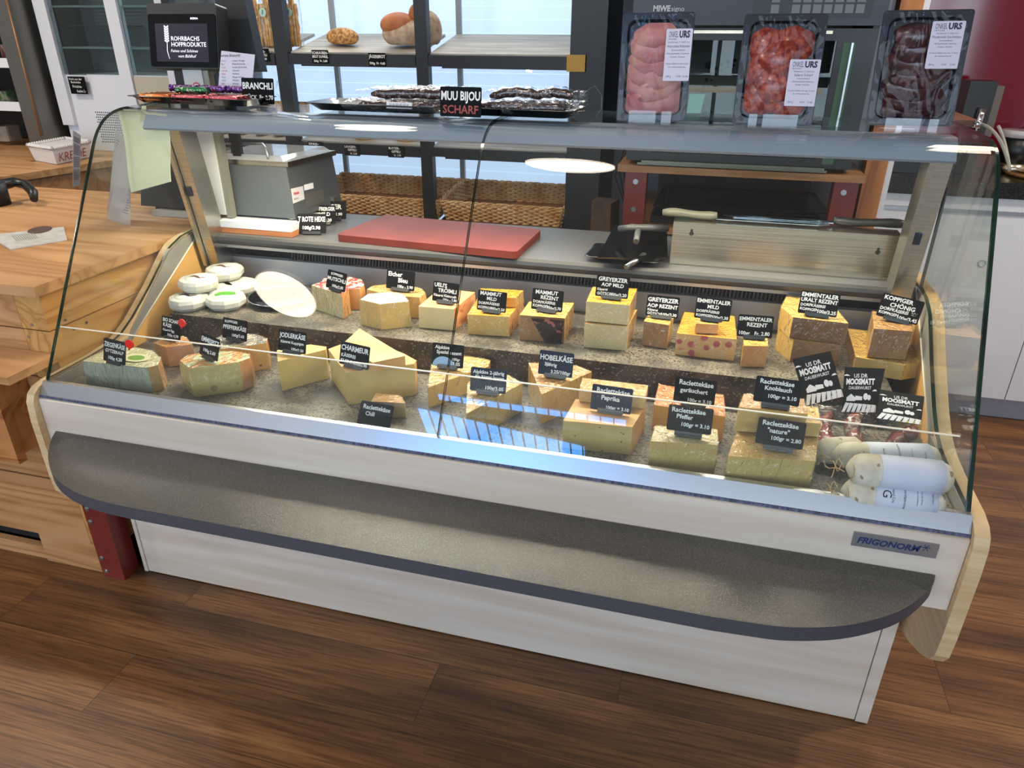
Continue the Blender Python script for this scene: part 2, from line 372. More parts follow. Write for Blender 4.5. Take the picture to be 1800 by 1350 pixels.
# back wall: window opening behind the bread rack
WX0, WX1, WZ0, WZ1 = -0.75, 0.98, 0.45, 2.2
bm = new(); Y0, Y1 = 2.25, 2.45
box(bm, -4.2, WX0, Y0, Y1, 0, 2.75); box(bm, WX1, 4.6, Y0, Y1, 0, 2.75); box(bm, WX0, WX1, Y0, Y1, 0, WZ0); box(bm, WX0, 0.7, Y0, Y1, WZ1, 2.26); box(bm, WX0, 0.7, Y0, Y1, 2.68, 2.75); box(bm, 0.7, WX1, Y0, Y1, WZ1, 2.75)
struct('wall_back', bm, mat('blue grey wall', '8f97a6', 0.8, bump=0.05, bscale=200))
bm = new()
for z in [WZ0+0.055*k for k in range(32)]:
    quad(bm, [(WX0, 2.262, z), (WX1, 2.262, z), (WX1, 2.2655, z+0.0545), (WX0, 2.2655, z+0.0545)], 0.002)
bl = struct('window_1', bm, mat('blind slats with emitted backlight', 'b6cbe2', 0.8, emit='b4cdea', estr=0.80))  # daylight behind the blind is put into the slats as emission
# shop front behind the customer: sill wall, posts and sky beyond
bm = new(); Y0, Y1 = -4.2, -4.0
box(bm, -4.2, 4.6, Y0, Y1, 0, 0.45); box(bm, -4.2, 4.6, Y0, Y1, 2.6, 2.75)
for x in (-4.2, -2.9, 4.15): box(bm, x, x+0.45, Y0, Y1, 0.45, 2.6)
struct('wall_front', bm, M_wall)
bm = new()
for k in range(18):
    x = -2.45+k*0.385; box(bm, x-0.02, x+0.02, -4.12, -4.06, 0.45, 2.6)
box(bm, -2.45, 4.15, -4.12, -4.06, 0.45, 0.5); box(bm, -2.45, 4.15, -4.12, -4.06, 2.2, 2.24)
struct('window_2', bm, mat('grey window frame', '6f7378', 0.5))

# two narrow roof lights with glazing bars
bm = new(); ax0, ax1 = -0.42, 0.82
quad(bm, [(ax0, -3.36, 2.745), (ax1, -3.42, 2.745), (ax1, -3.20, 2.745), (ax0, -2.99, 2.745)], 0.004)
quad(bm, [(-0.22, -2.84, 2.745), (1.12, -2.86, 2.745), (1.12, -2.80, 2.745), (-0.22, -2.78, 2.745)], 0.004)
struct('window_3', bm, mat('bright blue sky panel', '7fb6ee', 0.5, emit='4a9af0', estr=14))
bm = new()
for k in range(15):
    x = ax0+0.088*k; box(bm, x-0.004, x+0.004, -3.43, -2.98, 2.726, 2.739)
for k in range(16):
    x = -0.22+0.09*k; box(bm, x-0.004, x+0.004, -2.87, -2.77, 2.726, 2.739)
struct('window_4', bm, mat('grey window frame', '6f7378', 0.5))

# round ceiling lamps
M_lamp = mat('glowing lamp disc', 'fff1dd', 0.5, emit='ffe6c8', estr=1.0)
for k, (x, y, e) in enumerate(LAMPS):
    t = thing('pendant_lamp', 'flat round pendant lamp with cream glowing disc hanging from ceiling', 'lamp', (x, y, LAMP_Z), 'round pendant lamps')
    bm = new(); lathe(bm, [(0.0005, 0.0), (LAMP_R, 0.0), (LAMP_R, 0.012), (0.0005, 0.012)], (x, y, LAMP_Z), 40); obj('lamp_disc', bm, M_lamp, t)
    bm = new(); lathe(bm, [(0.0005, 0.0125), (LAMP_R-0.01, 0.0125), (LAMP_R-0.03, 0.035), (0.0005, 0.04)], (x, y, LAMP_Z), 40); obj('lamp_housing', bm, M_white, t)
    bm = new(); tube(bm, [(x, y, LAMP_Z+0.03), (x, y, 2.75)], 0.003, 6); obj('cable', bm, M_black, t)

# ------------------------------------------------------------------ refrigerated display counter
L = 2.0
DECK, STEP, TOPZ = 0.663, 0.740, 0.895
YB, YW = 0.70, 0.64          # back panel plane, worktop front
C = thing('refrigerated_display_counter', 'long glass fronted cheese display counter with pale maple panels and curved glass', 'display counter', (1.0, 0.35, 0))
bm = new(); box(bm, 0.012, 1.962, 0.138, 0.80, 0.004, 0.50); obj('plinth', bm, M_maple, C)
for xx in ((1.9635, 1.99), (0.0, 0.0115)):
    bm = new(); box(bm, xx[0], xx[1], 0.134, 0.80, 0.004, 0.50); obj('plinth_edge_board', bm, M_maple, C)
bm = new(); extr(bm, [(-0.026, 0.50), (-0.024, 0.656), (-0.014, 0.6602), (0.03, 0.6602), (0.03, 0.50)], 0.0, L); bevel(bm, 0.002); obj('front_panel', bm, M_maple, C)
bm = new(); box(bm, 0.0, L, 0.03, 0.85, 0.50, 0.645); obj('body', bm, M_maple, C)
# aluminium strip with black gasket line
bm = new(); extr(bm, [(-0.0178, 0.6662), (0.0002, 0.694), (0.012, 0.694), (0.012, 0.6662)], 0.0, L); obj('front_strip', bm, M_alufront, C)
bm = new(); extr(bm, [(-0.0205, 0.6606), (-0.0195, 0.6658), (0.01, 0.6658), (0.01, 0.6606)], 0.0, L); obj('gasket', bm, mat('dark rubber gasket', '2b2c36', 0.35, col2='5d6180', scale=60, stretch=(3, 1, 1)), C)
# cheeks
prof = [(0.648, 0.906), (0.60, 0.906), (0.555, 0.902), (0.518, 0.892), (0.488, 0.873), (0.455, 0.845), (0.402, 0.803), (0.36, 0.773), (0.31, 0.738), (0.262, 0.712), (0.215, 0.698), (0.15, 0.692),
        (0.02, 0.690), (-0.012, 0.684), (-0.030, 0.672), (-0.039, 0.652), (-0.043, 0.60), (-0.042, 0.45), (-0.038, 0.40), (-0.020, 0.372), (0.02, 0.345), (0.09, 0.31), (0.16, 0.285), (0.24, 0.265), (0.70, 0.25), (0.85, 0.25), (0.85, 0.906)]
for x0, x1 in ((-0.022, -0.001), (2.001, 2.026)):
    bm = new(); extr(bm, prof, x0, x1); bevel(bm, 0.0035, 2, 50); obj('side_cheek', bm, M_mapleedge, C)
    s = 1 if x0 < 0 else -1; xi = -0.001 if x0 < 0 else 2.001
    # metal liner on the inner face of the cheek
    xa, xb = min(xi, xi+s*0.006), max(xi, xi+s*0.006)
    bm = new(); extr(bm, [(0.648, 0.902), (0.56, 0.897), (0.50, 0.874), (0.40, 0.792), (0.35, 0.752), (0.30, 0.712), (0.285, 0.694), (0.02, 0.6865), (0.02, 0.65), (0.27, 0.65), (0.295, 0.690)], xa, xb); obj('inner_liner', bm, mat('grey metal liner', 'a3a19a', 0.4, 0.5), C)
    bm = new(); extr(bm, [(0.648, 0.8995), (0.297, 0.691), (0.272, 0.65), (0.648, 0.65)], xa, xb); obj('inner_wall', bm, mat('ochre inner wall', 'c99a58', 0.45, col2='d4a768', scale=6), C)
    bm = new(); tube(bm, [((xa+xb)/2+s*0.0035, 0.648, 0.901), ((xa+xb)/2+s*0.0035, 0.296, 0.6915)], 0.0022, 8); obj('bright_edge', bm, mat('pale bright edge', 'd8d2bd', 0.4), C)
# deck and step boards (stone look)
bm = new(); box(bm, 0.008, L-0.008, 0.014, 0.70, 0.648, DECK); obj('deck_board', bm, M_stone, C)
bm = new()
def sbox(x0, x1):
    # riser leans a little: the board ends are not quite parallel in the photo
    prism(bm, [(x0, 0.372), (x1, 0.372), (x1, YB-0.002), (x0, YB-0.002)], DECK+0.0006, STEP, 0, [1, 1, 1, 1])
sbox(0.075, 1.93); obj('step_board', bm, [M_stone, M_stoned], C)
# back panel, slot, rail
bm = new(); extr(bm, [(YB, DECK), (YB+0.015, DECK), (YB+0.015, 0.815), (YB, 0.812)], 0.05, 1.95); obj('back_panel', bm, M_panel, C)
bm = new(); extr(bm, [(YB+0.04, 0.80), (YB+0.06, 0.80), (YB+0.06, 0.866), (YB+0.04, 0.866)], 0.05, 1.95); obj('air_duct', bm, M_dark, C)
bm = new()
n = 150
for k in range(n):
    x = 0.27+k*(1.5/n); quad(bm, [(x, YB+0.004, 0.815), (x+0.0035, YB+0.004, 0.815), (x+0.0065, YB+0.008, 0.846), (x+0.003, YB+0.008, 0.846)], 0.003)
box(bm, 0.27, 1.77, YB+0.003, YB+0.008, 0.8145, 0.817)
obj('air_grille', bm, mat('dark grille', '26272a', 0.4), C)
bm = new(); extr(bm, [(YB-0.02, 0.846), (YB+0.03, 0.846), (YB+0.03, 0.866), (YB-0.02, 0.866)], 0.052, 1.95); obj('upper_rail', bm, mat('pale aluminium rail', 'c4c3c0', 0.35, 0.4), C)
# worktop
bm = new(); extr(bm, [(0.645, 0.866), (0.640, 0.872), (0.638, 0.880), (0.641, 0.889), (0.650, TOPZ), (1.0, TOPZ), (1.0, 0.866)], 0.052, 1.955)
for f in bm.faces:
    if f.calc_center_median().y < 0.648: f.material_index = 1
obj('worktop', bm, [M_top, M_topedge], C)
bm = new(); box(bm, -0.001, 0.05, 0.652, 0.85, 0.645, 0.9); box(bm, 1.957, 2.0, 0.652, 0.85, 0.645, 0.9); box(bm, 0.05, 1.957, 0.78, 0.85, 0.645, 0.86); obj('rear_housing', bm, M_panel, C)
# slanted posts carrying the canopy
for x in (0.018, 1.932):
    bm = new(); a, b = (0.618, 0.80), (0.545, 1.222)
    for (w0, w1, d0, d1) in ((0, 0.012, 0, 0.07), (0.014, 0.048, 0.012, 0.082)):
        extr(bm, [(a[0]+d0, a[1]), (a[0]+d1, a[1]), (b[0]+d1, b[1]), (b[0]+d0, b[1])], x+w0, x+w1)
    bevel(bm, 0.002); post = obj('post', bm, M_alu, C)
    bm = new(); yy, zz = 0.578, 1.03; quad(bm, [(x+0.016, yy+0.010, zz-0.012), (x+0.030, yy+0.010, zz-0.012), (x+0.030, yy+0.004, zz+0.014), (x+0.016, yy+0.004, zz+0.014)], 0.003); obj('latch', bm, mat('dark blue latch', '20283c', 0.4), post)
# canopy under the top glass
bm = new(); extr(bm, [(0.418, 1.226), (0.423, 1.221), (0.440, 1.236), (0.500, 1.262), (0.500, 1.2665), (0.450, 1.2665), (0.442, 1.262)], 0.075, 1.945); bevel(bm, 0.001)
canopy = obj('canopy', bm, mat('satin grey canopy sheet', '8793a3', 0.5, 0.0), C)
bm = new(); tube(bm, [(0.1, 0.60, 1.215), (1.9, 0.60, 1.215)], 0.012, 10); obj('light_tube', bm, mat('lit tube', 'fff4e0', 0.4, emit='fff0d8', estr=2.5), C)
area('canopy_tube_light', (1.0, 0.56, 1.20), (math.radians(-16), 0, 0), 1.75, 0.05, 15, (1.0, 0.88, 0.68))
# glass: two curved front panes running over the top
gp = [(0.004, 0.694), (0.150, 0.9302), (0.290, 1.1567), (0.3085, 1.1867)]
_c0, _d0 = Vector((0.3105, 1.1900)), Vector((0.301, 0.487)).normalized(); _c3, _d3 = Vector((0.452, 1.2725)), Vector((1, 0.02)).normalized()
for k in range(25):          # smooth bend between the straight front and the nearly level top
    s_ = k/24; q = (1-s_)**3*_c0+3*s_*(1-s_)**2*(_c0+_d0*0.055)+3*s_*s_*(1-s_)*(_c3-_d3*0.080)+s_**3*_c3; gp.append((q.x, q.y))
gp += [(0.456, 1.2726), (0.66, 1.277)]
def pane(y, x0, x1):
    t = 0.007; inner = []
    for i, q in enumerate(gp):
        a = gp[max(i-1, 0)]; b = gp[min(i+1, len(gp)-1)]; d = Vector((b[0]-a[0], b[1]-a[1])).normalized()
        inner.append((q[0]+d.y*t, q[1]-d.x*t))
    bm = new(); n = len(gp)
    V = {(k, i, x): bm.verts.new((x, q[0], q[1])) for k, pr in enumerate((gp, inner)) for i, q in enumerate(pr) for x in (x0, x1)}
    for i in range(n-1):
        for k in (0, 1):
            f = bm.faces.new([V[k, i, x0], V[k, i, x1], V[k, i+1, x1], V[k, i+1, x0]]); f.smooth = 2 < i < n-2
        for x in (x0, x1):      # ground edges have vertices of their own so that the panes' shading stays true
            f = bm.faces.new([bm.verts.new(V[k, q, x].co) for k, q in ((0, i), (1, i), (1, i+1), (0, i+1))]); f.material_index = 1
    for i in (0, n-1):
        f = bm.faces.new([bm.verts.new(V[k, i, x].co) for k, x in ((0, x0), (0, x1), (1, x1), (1, x0))]); f.material_index = 1
    return obj('curved_glass_pane', bm, [M_glass, M_gedge], C)
pane(0, 0.0085, 1.0035); pane(0, 1.0065, 1.9915)
for x0_, x1_ in ((0.0, 0.0078), (1.9922, 2.0)):
    low = [(0.62, 0.912), (0.56, 0.906), (0.50, 0.885), (0.455, 0.850), (0.402, 0.808), (0.36, 0.778), (0.31, 0.743), (0.262, 0.717), (0.215, 0.703), (0.15, 0.698), (0.012, 0.6955)]
    out_ = [q for q in gp]; out_ = [(y+0.0045, z-0.003) for y, z in out_[:-1]]+[(0.62, 1.270)]
    bm = new(); extr(bm, out_+low, x0_, x1_)
    for f in bm.faces:
        if abs(f.normal.x) < 0.5 if f.normal.length else True: pass
    bm.normal_update()
    for f in bm.faces: f.material_index = 0 if abs(f.normal.x) > 0.5 else 1
    obj('side_glass_pane', bm, [M_glass, M_gedge], C)
bm = new(); box(bm, 0.035, 1.965, 0.058, 0.062, 0.6635, 0.814); gd = obj('inner_glass_guard', bm, clear('guard glass', (0.985, 0.995, 0.99)), C)
bm = new(); box(bm, 0.035, 1.965, 0.0576, 0.0624, 0.814, 0.8155); obj('polished_edge', bm, mat('bright glass edge', 'dcd6c8', 0.2, spec=0.8), gd)
# front shelf with rounded ends
ys = -0.027; x0, x1, yf = 0.026, 1.962, -0.239
key = [(0.026, -0.027), (0.048, -0.062), (0.073, -0.093), (0.108, -0.131), (0.163, -0.176), (0.22, -0.207), (0.284, -0.228), (0.354, -0.238), (0.46, -0.241), (0.775, -0.240),
       (1.58, -0.240), (1.667, -0.235), (1.710, -0.228), (1.767, -0.211), (1.818, -0.187), (1.873, -0.150), (1.914, -0.109), (1.952, -0.056), (1.963, -0.027)]
pts = []
for i in range(len(key)-1):
    a_, b_, c_, d_ = [Vector(key[min(max(q, 0), len(key)-1)]) for q in (i-1, i, i+1, i+2)]
    for q in range(4):
        s_ = q/4; v_ = 0.5*(2*b_+(c_-a_)*s_+(2*a_-5*b_+4*c_-d_)*s_*s_+(3*b_-a_-3*c_+d_)*s_**3)
        pts.append(tuple(v_) if i not in (8, 9, 10) else tuple(b_.lerp(c_, s_)))
pts.append(key[-1])
bm = new(); prism(bm, pts, 0.545, 0.575, 0, 1, 1); bevel(bm, 0.0015, 1, 60); obj('front_shelf', bm, [M_shelf, M_shelfedge], C)
# maker's badge
bm = new(); q = [P(u, v, y=-0.0275) for u, v in ((1560, 965), (1679, 983), (1683, 957), (1567, 940))]
bx0, bx1, bz0, bz1 = 1.815, 1.955, 0.611, 0.641
bm = new(); box(bm, bx0, bx1, -0.0275, -0.0252, bz0, bz1); bevel(bm, 0.001); bd = obj('maker_badge', bm, mat('satin badge', 'a3a3a6', 0.35, 0.8), C, label='small silver nameplate')
bm = new(); MX = Matrix.Translation((0, -0.0281, 0)) @ Matrix.Rotation(PI/2, 4, 'X')
text_bm(bm, 'FRIGONORM', w=0.104, h=0.013, x=bx0+0.008, y=bz0+0.009, mtx=MX, bold=0.03, shear=0.2, jitter=0.0006)
for k in range(3):
    a = PI*k/3; c = Vector((bx1-0.020, -0.0281, bz1-0.010)); d = Vector((math.cos(a), 0, math.sin(a)))*0.008; e = Vector((-d.z, 0, d.x))*0.06
    bm.faces.new([bm.verts.new(c+s) for s in (-d-e, d-e, d+e, -d+e)])
obj('lettering', bm, mat('blue badge ink', '17305e', 0.5), bd)
# yellow paper hanging inside at the left end, info sheets
t = thing('hanging_paper', 'pale yellow paper sheet hanging under the top glass at the left end', 'paper', (0.1, 0.42, 1.0))
pA = [P(205, 190, y=0.44), P(294, 200, y=0.44)]; pB = [P(305, 318, y=0.43), P(233, 338, y=0.43)]
bm = new(); N_ = 8; g = []
for i in range(N_+1):
    f = i/N_; a = pA[0].lerp(pB[1], f); b = pA[1].lerp(pB[0], f); w = 0.006*math.sin(f*5)
    g.append([a+Vector((0, w, 0)), b+Vector((0, w-0.004, 0))])
for i in range(N_): quad(bm, [g[i+1][0], g[i+1][1], g[i][1], g[i][0]], 0.0006)
obj('sheet', bm, mat('pale yellow paper', 'e9e6bd', 0.8), t)
bm = new(); quad(bm, [P(246, 214, y=0.438), P(254, 214, y=0.438), P(257, 186, y=0.438), P(249, 186, y=0.438)], 0.001); obj('tape', bm, mat('clear tape', 'c9c6a0', 0.3), t)

# ------------------------------------------------------------------ cheeses
def C_(n, a, b, **k): return cheese_mat(n, a, b, **k)
K_pale = C_('pale ivory paste', 'd2be88', 'dccb9c'); K_yel = C_('yellow paste', 'd9ae58', 'e2bd6e'); K_gold = C_('golden paste', 'dc9a28', 'e8ad3c')
K_olive = C_('olive yellow paste', 'cfae62', 'd8ba72'); K_dots = C_('paste with peppercorns', 'd2a552', 'dcb466', holes=('4a3520', 42, 0.16))
K_holes = C_('paste with eyes', 'cfb266', 'dac07a', holes=('a98f48', 20, 0.14)); K_pap = C_('paste with paprika flecks', 'cdaa66', 'd8b878', holes=('8a4526', 60, 0.10))
K_goat = C_('white goat paste', 'a8a58c', 'bdb99c'); K_rindo = C_('orange rind', 'd8924e', 'e6ad6c'); K_rindb = C_('brown rind', '8d6238', 'a87c4d')
K_rindd = C_('dark rind', '6b4527', '8a6238'); K_rindy = C_('yellow brown rind', 'd0a35c', 'e0b878'); K_tan = C_('tan rind', 'c8955a', 'd6a96e')
K_smoke = C_('smoked orange rind', 'd9854e', 'e39a64'); K_wash = C_('washed orange rind', 'd5976a', 'e4b184'); K_white = C_('white mould', 'dcd8c8', 'ebe8dc')
K_redlab = mat('red and cream cheese label', 'c03a3c', 0.5, col2='e8d3b8', scale=90, ramp=(0.5, 0.54), detail=1)
K_greenlab = mat('green and cream cheese label', 'cfcba0', 0.5, col2='e0dcb8', scale=26, ramp=(0.46, 0.50), detail=0)
K_colorlab = mat('orange and green label', 'e39a3c', 0.5, col2='cfd6a0', scale=40, ramp=(0.48, 0.52), detail=0)
K_greylab = mat('grey striped label', '77706a', 0.5, col2='cdbf9c', scale=60, ramp=(0.5, 0.54), detail=0)
K_bluelab = mat('black label with pink marks', '1c181b', 0.35, col2='9a5a58', scale=70, ramp=(0.60, 0.64), detail=1)
K_crust = C_('rough golden crust', 'c89a50', 'e3c684')
K_brick = mat('orange brick pattern rind', 'c9783f', 0.5, col2='e6a974', scale=22, tex='wave', stretch=(1, 1, 1.4), bump=0.4)

def grow(poly, d):
    cx = sum(p[0] for p in poly)/len(poly); cy = sum(p[1] for p in poly)/len(poly); out = []
    for p in poly:
        v = Vector((p[0]-cx, p[1]-cy)); l = v.length or 1; out.append((cx+v.x*(l+d)/l, cy+v.y*(l+d)/l))
    return out
CH = 0
def cheese(label, top, z0, h, mats, side, film=True, bulge=0.0, base=0.0, bev=0.004, name='cheese_piece', world=None, group=None, lab=None, wrap_in=None):
    """top: photo points of the upper outline (front left first, anticlockwise from above); mats: list, [0] is the upper face"""
    poly = world or [tuple(p) for p in PX(top, z0+h)]
    cx = sum(p[0] for p in poly)/len(poly); cy = sum(p[1] for p in poly)/len(poly)
    t = thing(name, label, 'cheese', (cx, cy, z0+0.0008), group)
    bm = new(); n = len(poly)
    lv = [(0.0, base), (0.25, base*0.7+bulge*0.7), (0.5, base*0.45+bulge), (0.75, base*0.25+bulge*0.75), (1.0, 0.0)] if (bulge or base) else [(0, 0), (1, 0)]
    rings = []
    z0 = z0+0.0008
    for f, g in lv:
        q = grow(poly, g); rings.append([bm.verts.new((p[0], p[1], z0+h*f)) for p in q])
    bm.faces.new(rings[-1]).material_index = 0; bm.faces.new(rings[0][::-1]).material_index = 1
    for a, b in zip(rings, rings[1:]):
        for i in range(n):
            j = (i+1) % n; f = bm.faces.new([a[i], a[j], b[j], b[i]]); f.material_index = side[i % len(side)]
    bevel(bm, bev, 3, 20)
    o = obj('paste_block', bm, mats, t)
    for p in o.data.polygons: p.use_smooth = True
    o.data.set_sharp_from_angle(angle=math.radians(28)) if hasattr(o.data, 'set_sharp_from_angle') else None
    if film:
        bm = new(); q0 = grow(poly, base+0.0018); q1 = grow(poly, bulge+base*0.45+0.002); q2 = grow(poly, 0.0018)
        rr = [[bm.verts.new((p[0], p[1], zz)) for p in qq] for qq, zz in ((q0, z0+0.0002), (q1, z0+h*0.5), (q2, z0+h+0.0014))]
        bm.faces.new(rr[2])
        for a, b in zip(rr, rr[1:]):
            for i in range(n): j = (i+1) % n; bm.faces.new([a[i], a[j], b[j], b[i]])
        bevel(bm, bev, 2, 20); obj('cling_film', bm, M_film, t)
    return t, z0+h
def top_of(z0, h): return z0+h+0.0026
# upper row ----------------------------------------------------------------
hC = H(607, 561, STEP, 518); cheese('red labelled ivory cheese piece with pale cut face, behind the black plate', [(547, 502), (600, 518), (613, 509), (566, 495)], STEP, hC, [K_redlab, K_pale, K_rindo], [1, 2, 2, 1])
hD = H(631, 545, STEP, 508); cheese('small orange rinded wheel piece behind the red labelled cheese', [(585, 503), (614, 508), (632, 508), (640, 501), (636, 492), (615, 487), (590, 487), (568, 490), (566, 497)], STEP, hD, [K_redlab, K_gold, K_rindo], [2], film=False, bulge=0.003)
hE = H(661, 577, STEP, 533); cheese('film wrapped beige cheese piece with bloomy white top in upper row', [(633, 527), (668, 535), (718, 530), (708, 517), (684, 514), (648, 517)], STEP, hE, [K_white, K_olive, K_pale], [1, 1, 1, 2, 2, 2], base=0.005)
hF = H(742, 557, STEP, 520); cheese('large round brown topped cheese behind the bloomy white topped piece', [(737, 523), (748, 516), (742, 508), (718, 502), (680, 500), (655, 503), (645, 509), (690, 520)], STEP, hF, [K_crust, K_yel, K_rindy], [2], bulge=0.003)
hG = H(800, 581, STEP, 544); cheese('ivory cheese block with orange brick patterned rind in upper row', [(736, 539), (798, 544), (835, 514), (772, 508)], STEP, hG, [K_wash, K_pale, K_brick], [1, 2, 2, 1], base=0.003, film=False)
hH = H(893, 592, STEP, 557); cheese('bright yellow cheese block under the stacked yellow slab', [(822, 553), (895, 557), (921, 527), (842, 521)], STEP, hH, [K_gold, K_yel, K_rindo], [1, 2, 2, 1])
z = top_of(STEP, hH); cheese('bright yellow slab stacked on the rear of yellow block', [(843, 522), (907, 524), (920, 511), (845, 507)], z, 0.026, [K_gold, K_gold, K_yel], [1, 2, 2, 1])
hI = H(987, 604, STEP, 560); tI, _ = cheese('yellow cheese block with brown rind front and black printed wrapper', [(914, 554), (993, 560), (1009, 533), (930, 531)], STEP, hI, [K_yel, K_rindb, K_yel], [1, 2, 2, 2])
a, b, c, d = [P(u, v, z=zz) for u, v, zz in ((934, 558, STEP+hI-.002), (992, 563, STEP+hI-.002), (987, 603, STEP+.002), (958, 602, STEP+.002))]
bm = new(); o = Vector((0.0, -0.0040, 0)); quad(bm, [a+o, d+o, c+o, b+o], 0.0008); obj('printed_wrapper', bm, K_bluelab, tI)
hJ = H(1100, 615, STEP, 573); cheese('pale hard cheese block at the bottom of the two block stack', [(1028, 569), (1104, 575), (1120, 545), (1040, 540)], STEP, hJ, [K_yel, K_pale, K_tan], [1, 2, 2, 2])
z = top_of(STEP, hJ); hJ2 = H(1103, 572, z, 537); cheese('pale hard cheese block on top of the two block stack', [(1031, 530), (1107, 537), (1120, 508), (1042, 505)], z, hJ2, [K_gold, K_pale, K_tan], [1, 2, 2, 2]); zJ = top_of(z, hJ2)
hK = H(1169, 614, STEP, 572); cheese('small brown rinded cheese block right of the two block stack', [(1132, 565), (1176, 572), (1184, 560), (1139, 554)], STEP, hK, [K_yel, K_rindb, K_yel], [1, 2, 2, 2])
hL = H(1285, 635, STEP, 597); cheese('large yellow cheese block in wrinkled film with pink stamped rind', [(1190, 586), (1295, 597), (1291, 556), (1203, 549)], STEP, hL, [K_gold, cheese_mat('yellow rind with pink stamps', 'd2a060', 'deb478', holes=('bd4c58', 34, 0.24)), K_gold], [1, 2, 2, 2])
z = top_of(STEP, hL); hL2 = 0.024; cheese('little orange rinded offcut on the large pink stamped block', [(1223, 569), (1263, 571), (1263, 558), (1225, 556)], z, hL2, [K_yel, K_rindo, K_yel], [1, 2, 2, 2]); zL = top_of(z, hL2)
hM = H(1349, 646, STEP, 609); cheese('small light topped cheese block nearest the step edge in upper row', [(1307, 608), (1350, 609), (1349, 590), (1307, 590)], STEP, hM, [K_yel, K_rindo, K_yel], [1, 2, 2, 2])
hN = 0.056; cheese('lower cheese wedge under the dark rinded wedge', [(1395, 598), (1478, 607), (1463, 566), (1392, 556), (1368, 577)], STEP, hN, [K_yel, K_rindb, K_yel], [1, 2, 2, 2, 2])
z = top_of(STEP, hN); hN2 = 0.052; cheese('big cheese wedge with dark brown rind on top of its stack', [(1394, 558), (1491, 569), (1455, 525), (1384, 518), (1373, 540)], z, hN2, [K_yel, K_rindd, K_yel], [1, 2, 2, 2, 2]); zN = top_of(z, hN2)
hO = 0.038; cheese('broad flat yellow wedge at right end of upper row', [(1504, 628), (1590, 642), (1622, 637), (1592, 592), (1545, 584), (1490, 578)], STEP, hO, [K_yel, K_olive, K_tan], [1, 1, 2, 2, 2, 2])
z = top_of(STEP, hO); hP = H(1588, 631, z, 581); cheese('cube shaped cheese in wrinkled film on broad flat wedge', [(1536, 578), (1604, 583), (1598, 557), (1533, 547)], z, hP, [K_tan, K_rindb, K_tan], [1, 1, 2, 2]); zP = top_of(z, hP)
# lower row ----------------------------------------------------------------
h1 = H(262, 689, DECK, 647); cheese('pale grey half wheel with green and cream label at the left end', [(145, 635), (259, 647), (278, 642), (283, 630), (268, 617), (238, 611), (205, 612), (176, 620)], DECK, h1, [K_greenlab, K_goat, K_tan], [1, 2, 2, 2, 2, 2, 2, 2], base=0.004)
def top_label(par_root, px, z, r, ms, sq=1.0):
    c = P(px[0], px[1], z=z)
    for k, (rr_, m_) in enumerate(ms):
        bm = new(); prism(bm, [(c.x+rr_*math.cos(2*PI*j/28), c.y+rr_*sq*math.sin(2*PI*j/28)) for j in range(28)], z+0.0016+0.0004*k, z+0.0019+0.0004*k); obj('round_label', bm, m_, par_root)
t1 = [o for o in COL.objects if o.name.startswith('cheese_piece') and o.get('label', '').startswith('pale grey half wheel')][0]
top_label(t1, (240, 630), DECK+h1+0.001, 0, [(0.036, mat('cream label ring', 'd9d6b0', 0.5)), (0.022, mat('leaf green label', '6d9a3e', 0.5))], 0.62)
h2 = H(292, 645, DECK, 611); cheese('small tan wedge in film behind the green labelled half wheel', [(270, 603), (292, 611), (338, 605), (325, 592), (295, 590)], DECK, h2, [K_rindo, K_wash, K_tan], [2, 1, 2, 2, 2])
h3 = H(342, 699, DECK, 648); cheese('half wheel with orange rind and round eyes in its cut face', [(316, 634), (334, 648), (419, 637), (438, 630), (440, 622), (415, 618), (365, 619), (330, 625)], DECK, h3, [K_colorlab, K_holes, K_rindo], [1, 1, 2, 2, 2, 2, 2, 2], bulge=0.004)
h4 = H(478, 651, DECK, 606); cheese('cheese half wheel dotted with black peppercorns', [(378, 616), (440, 608), (468, 603), (470, 596), (452, 589), (420, 586), (390, 590), (374, 600)], DECK, h4, [K_greylab, K_dots, K_rindo], [1, 1, 2, 2, 2, 2, 2, 2], bulge=0.002)
h5 = H(497, 688, DECK, 636); cheese('narrow yellow wedge with thin dark rind left of the big wedge', [(488, 636), (572, 615), (574, 610), (545, 606), (487, 616)], DECK, h5, [K_crust, K_olive, K_rindy], [1, 1, 2, 2, 2], film=False)
h6 = H(617, 712, DECK, 656); cheese('large golden wedge under the triangular crusted wedge', [(577, 614), (608, 656), (728, 640), (732, 634), (710, 622), (636, 592)], DECK, h6, [K_tan, K_olive, K_rindy], [1, 1, 2, 2, 2, 2], film=False)
z = DECK+h6+0.001; h6b = 0.024; cheese('triangular wedge with golden crust lying on the large wedge', [(602, 605), (655, 638), (712, 626), (632, 578)], z, h6b, [K_crust, K_tan, K_crust], [1, 1, 2, 2], film=False)
h7 = 0.038; cheese('small wrapped cheese slice at the front glass', [(653, 706), (712, 709), (704, 696), (660, 692)], DECK, h7, [K_tan, K_crust, K_yel], [1, 2, 2, 2])
h8 = H(763, 718, DECK, 682); cheese('film wrapped wedge behind the middle glass joint', [(752, 682), (826, 655), (858, 645), (862, 634), (815, 623), (759, 640)], DECK, h8, [K_crust, K_yel, K_tan], [1, 2, 2, 2, 2, 2])
h9 = H(915, 722, DECK, 673); cheese('film wrapped wedge pointing to front, left of centre price card', [(820, 728), (918, 674), (893, 660), (866, 653), (822, 674)], DECK, h9, [K_crust, K_olive, K_tan], [1, 1, 2, 1, 1])
h10 = H(951, 747, DECK, 694); cheese('tall golden wedge with pointed front edge under a card', [(929, 638), (952, 694), (1040, 654), (1013, 643)], DECK, h10, [K_tan, K_yel, K_tan], [1, 1, 2, 2], film=True)
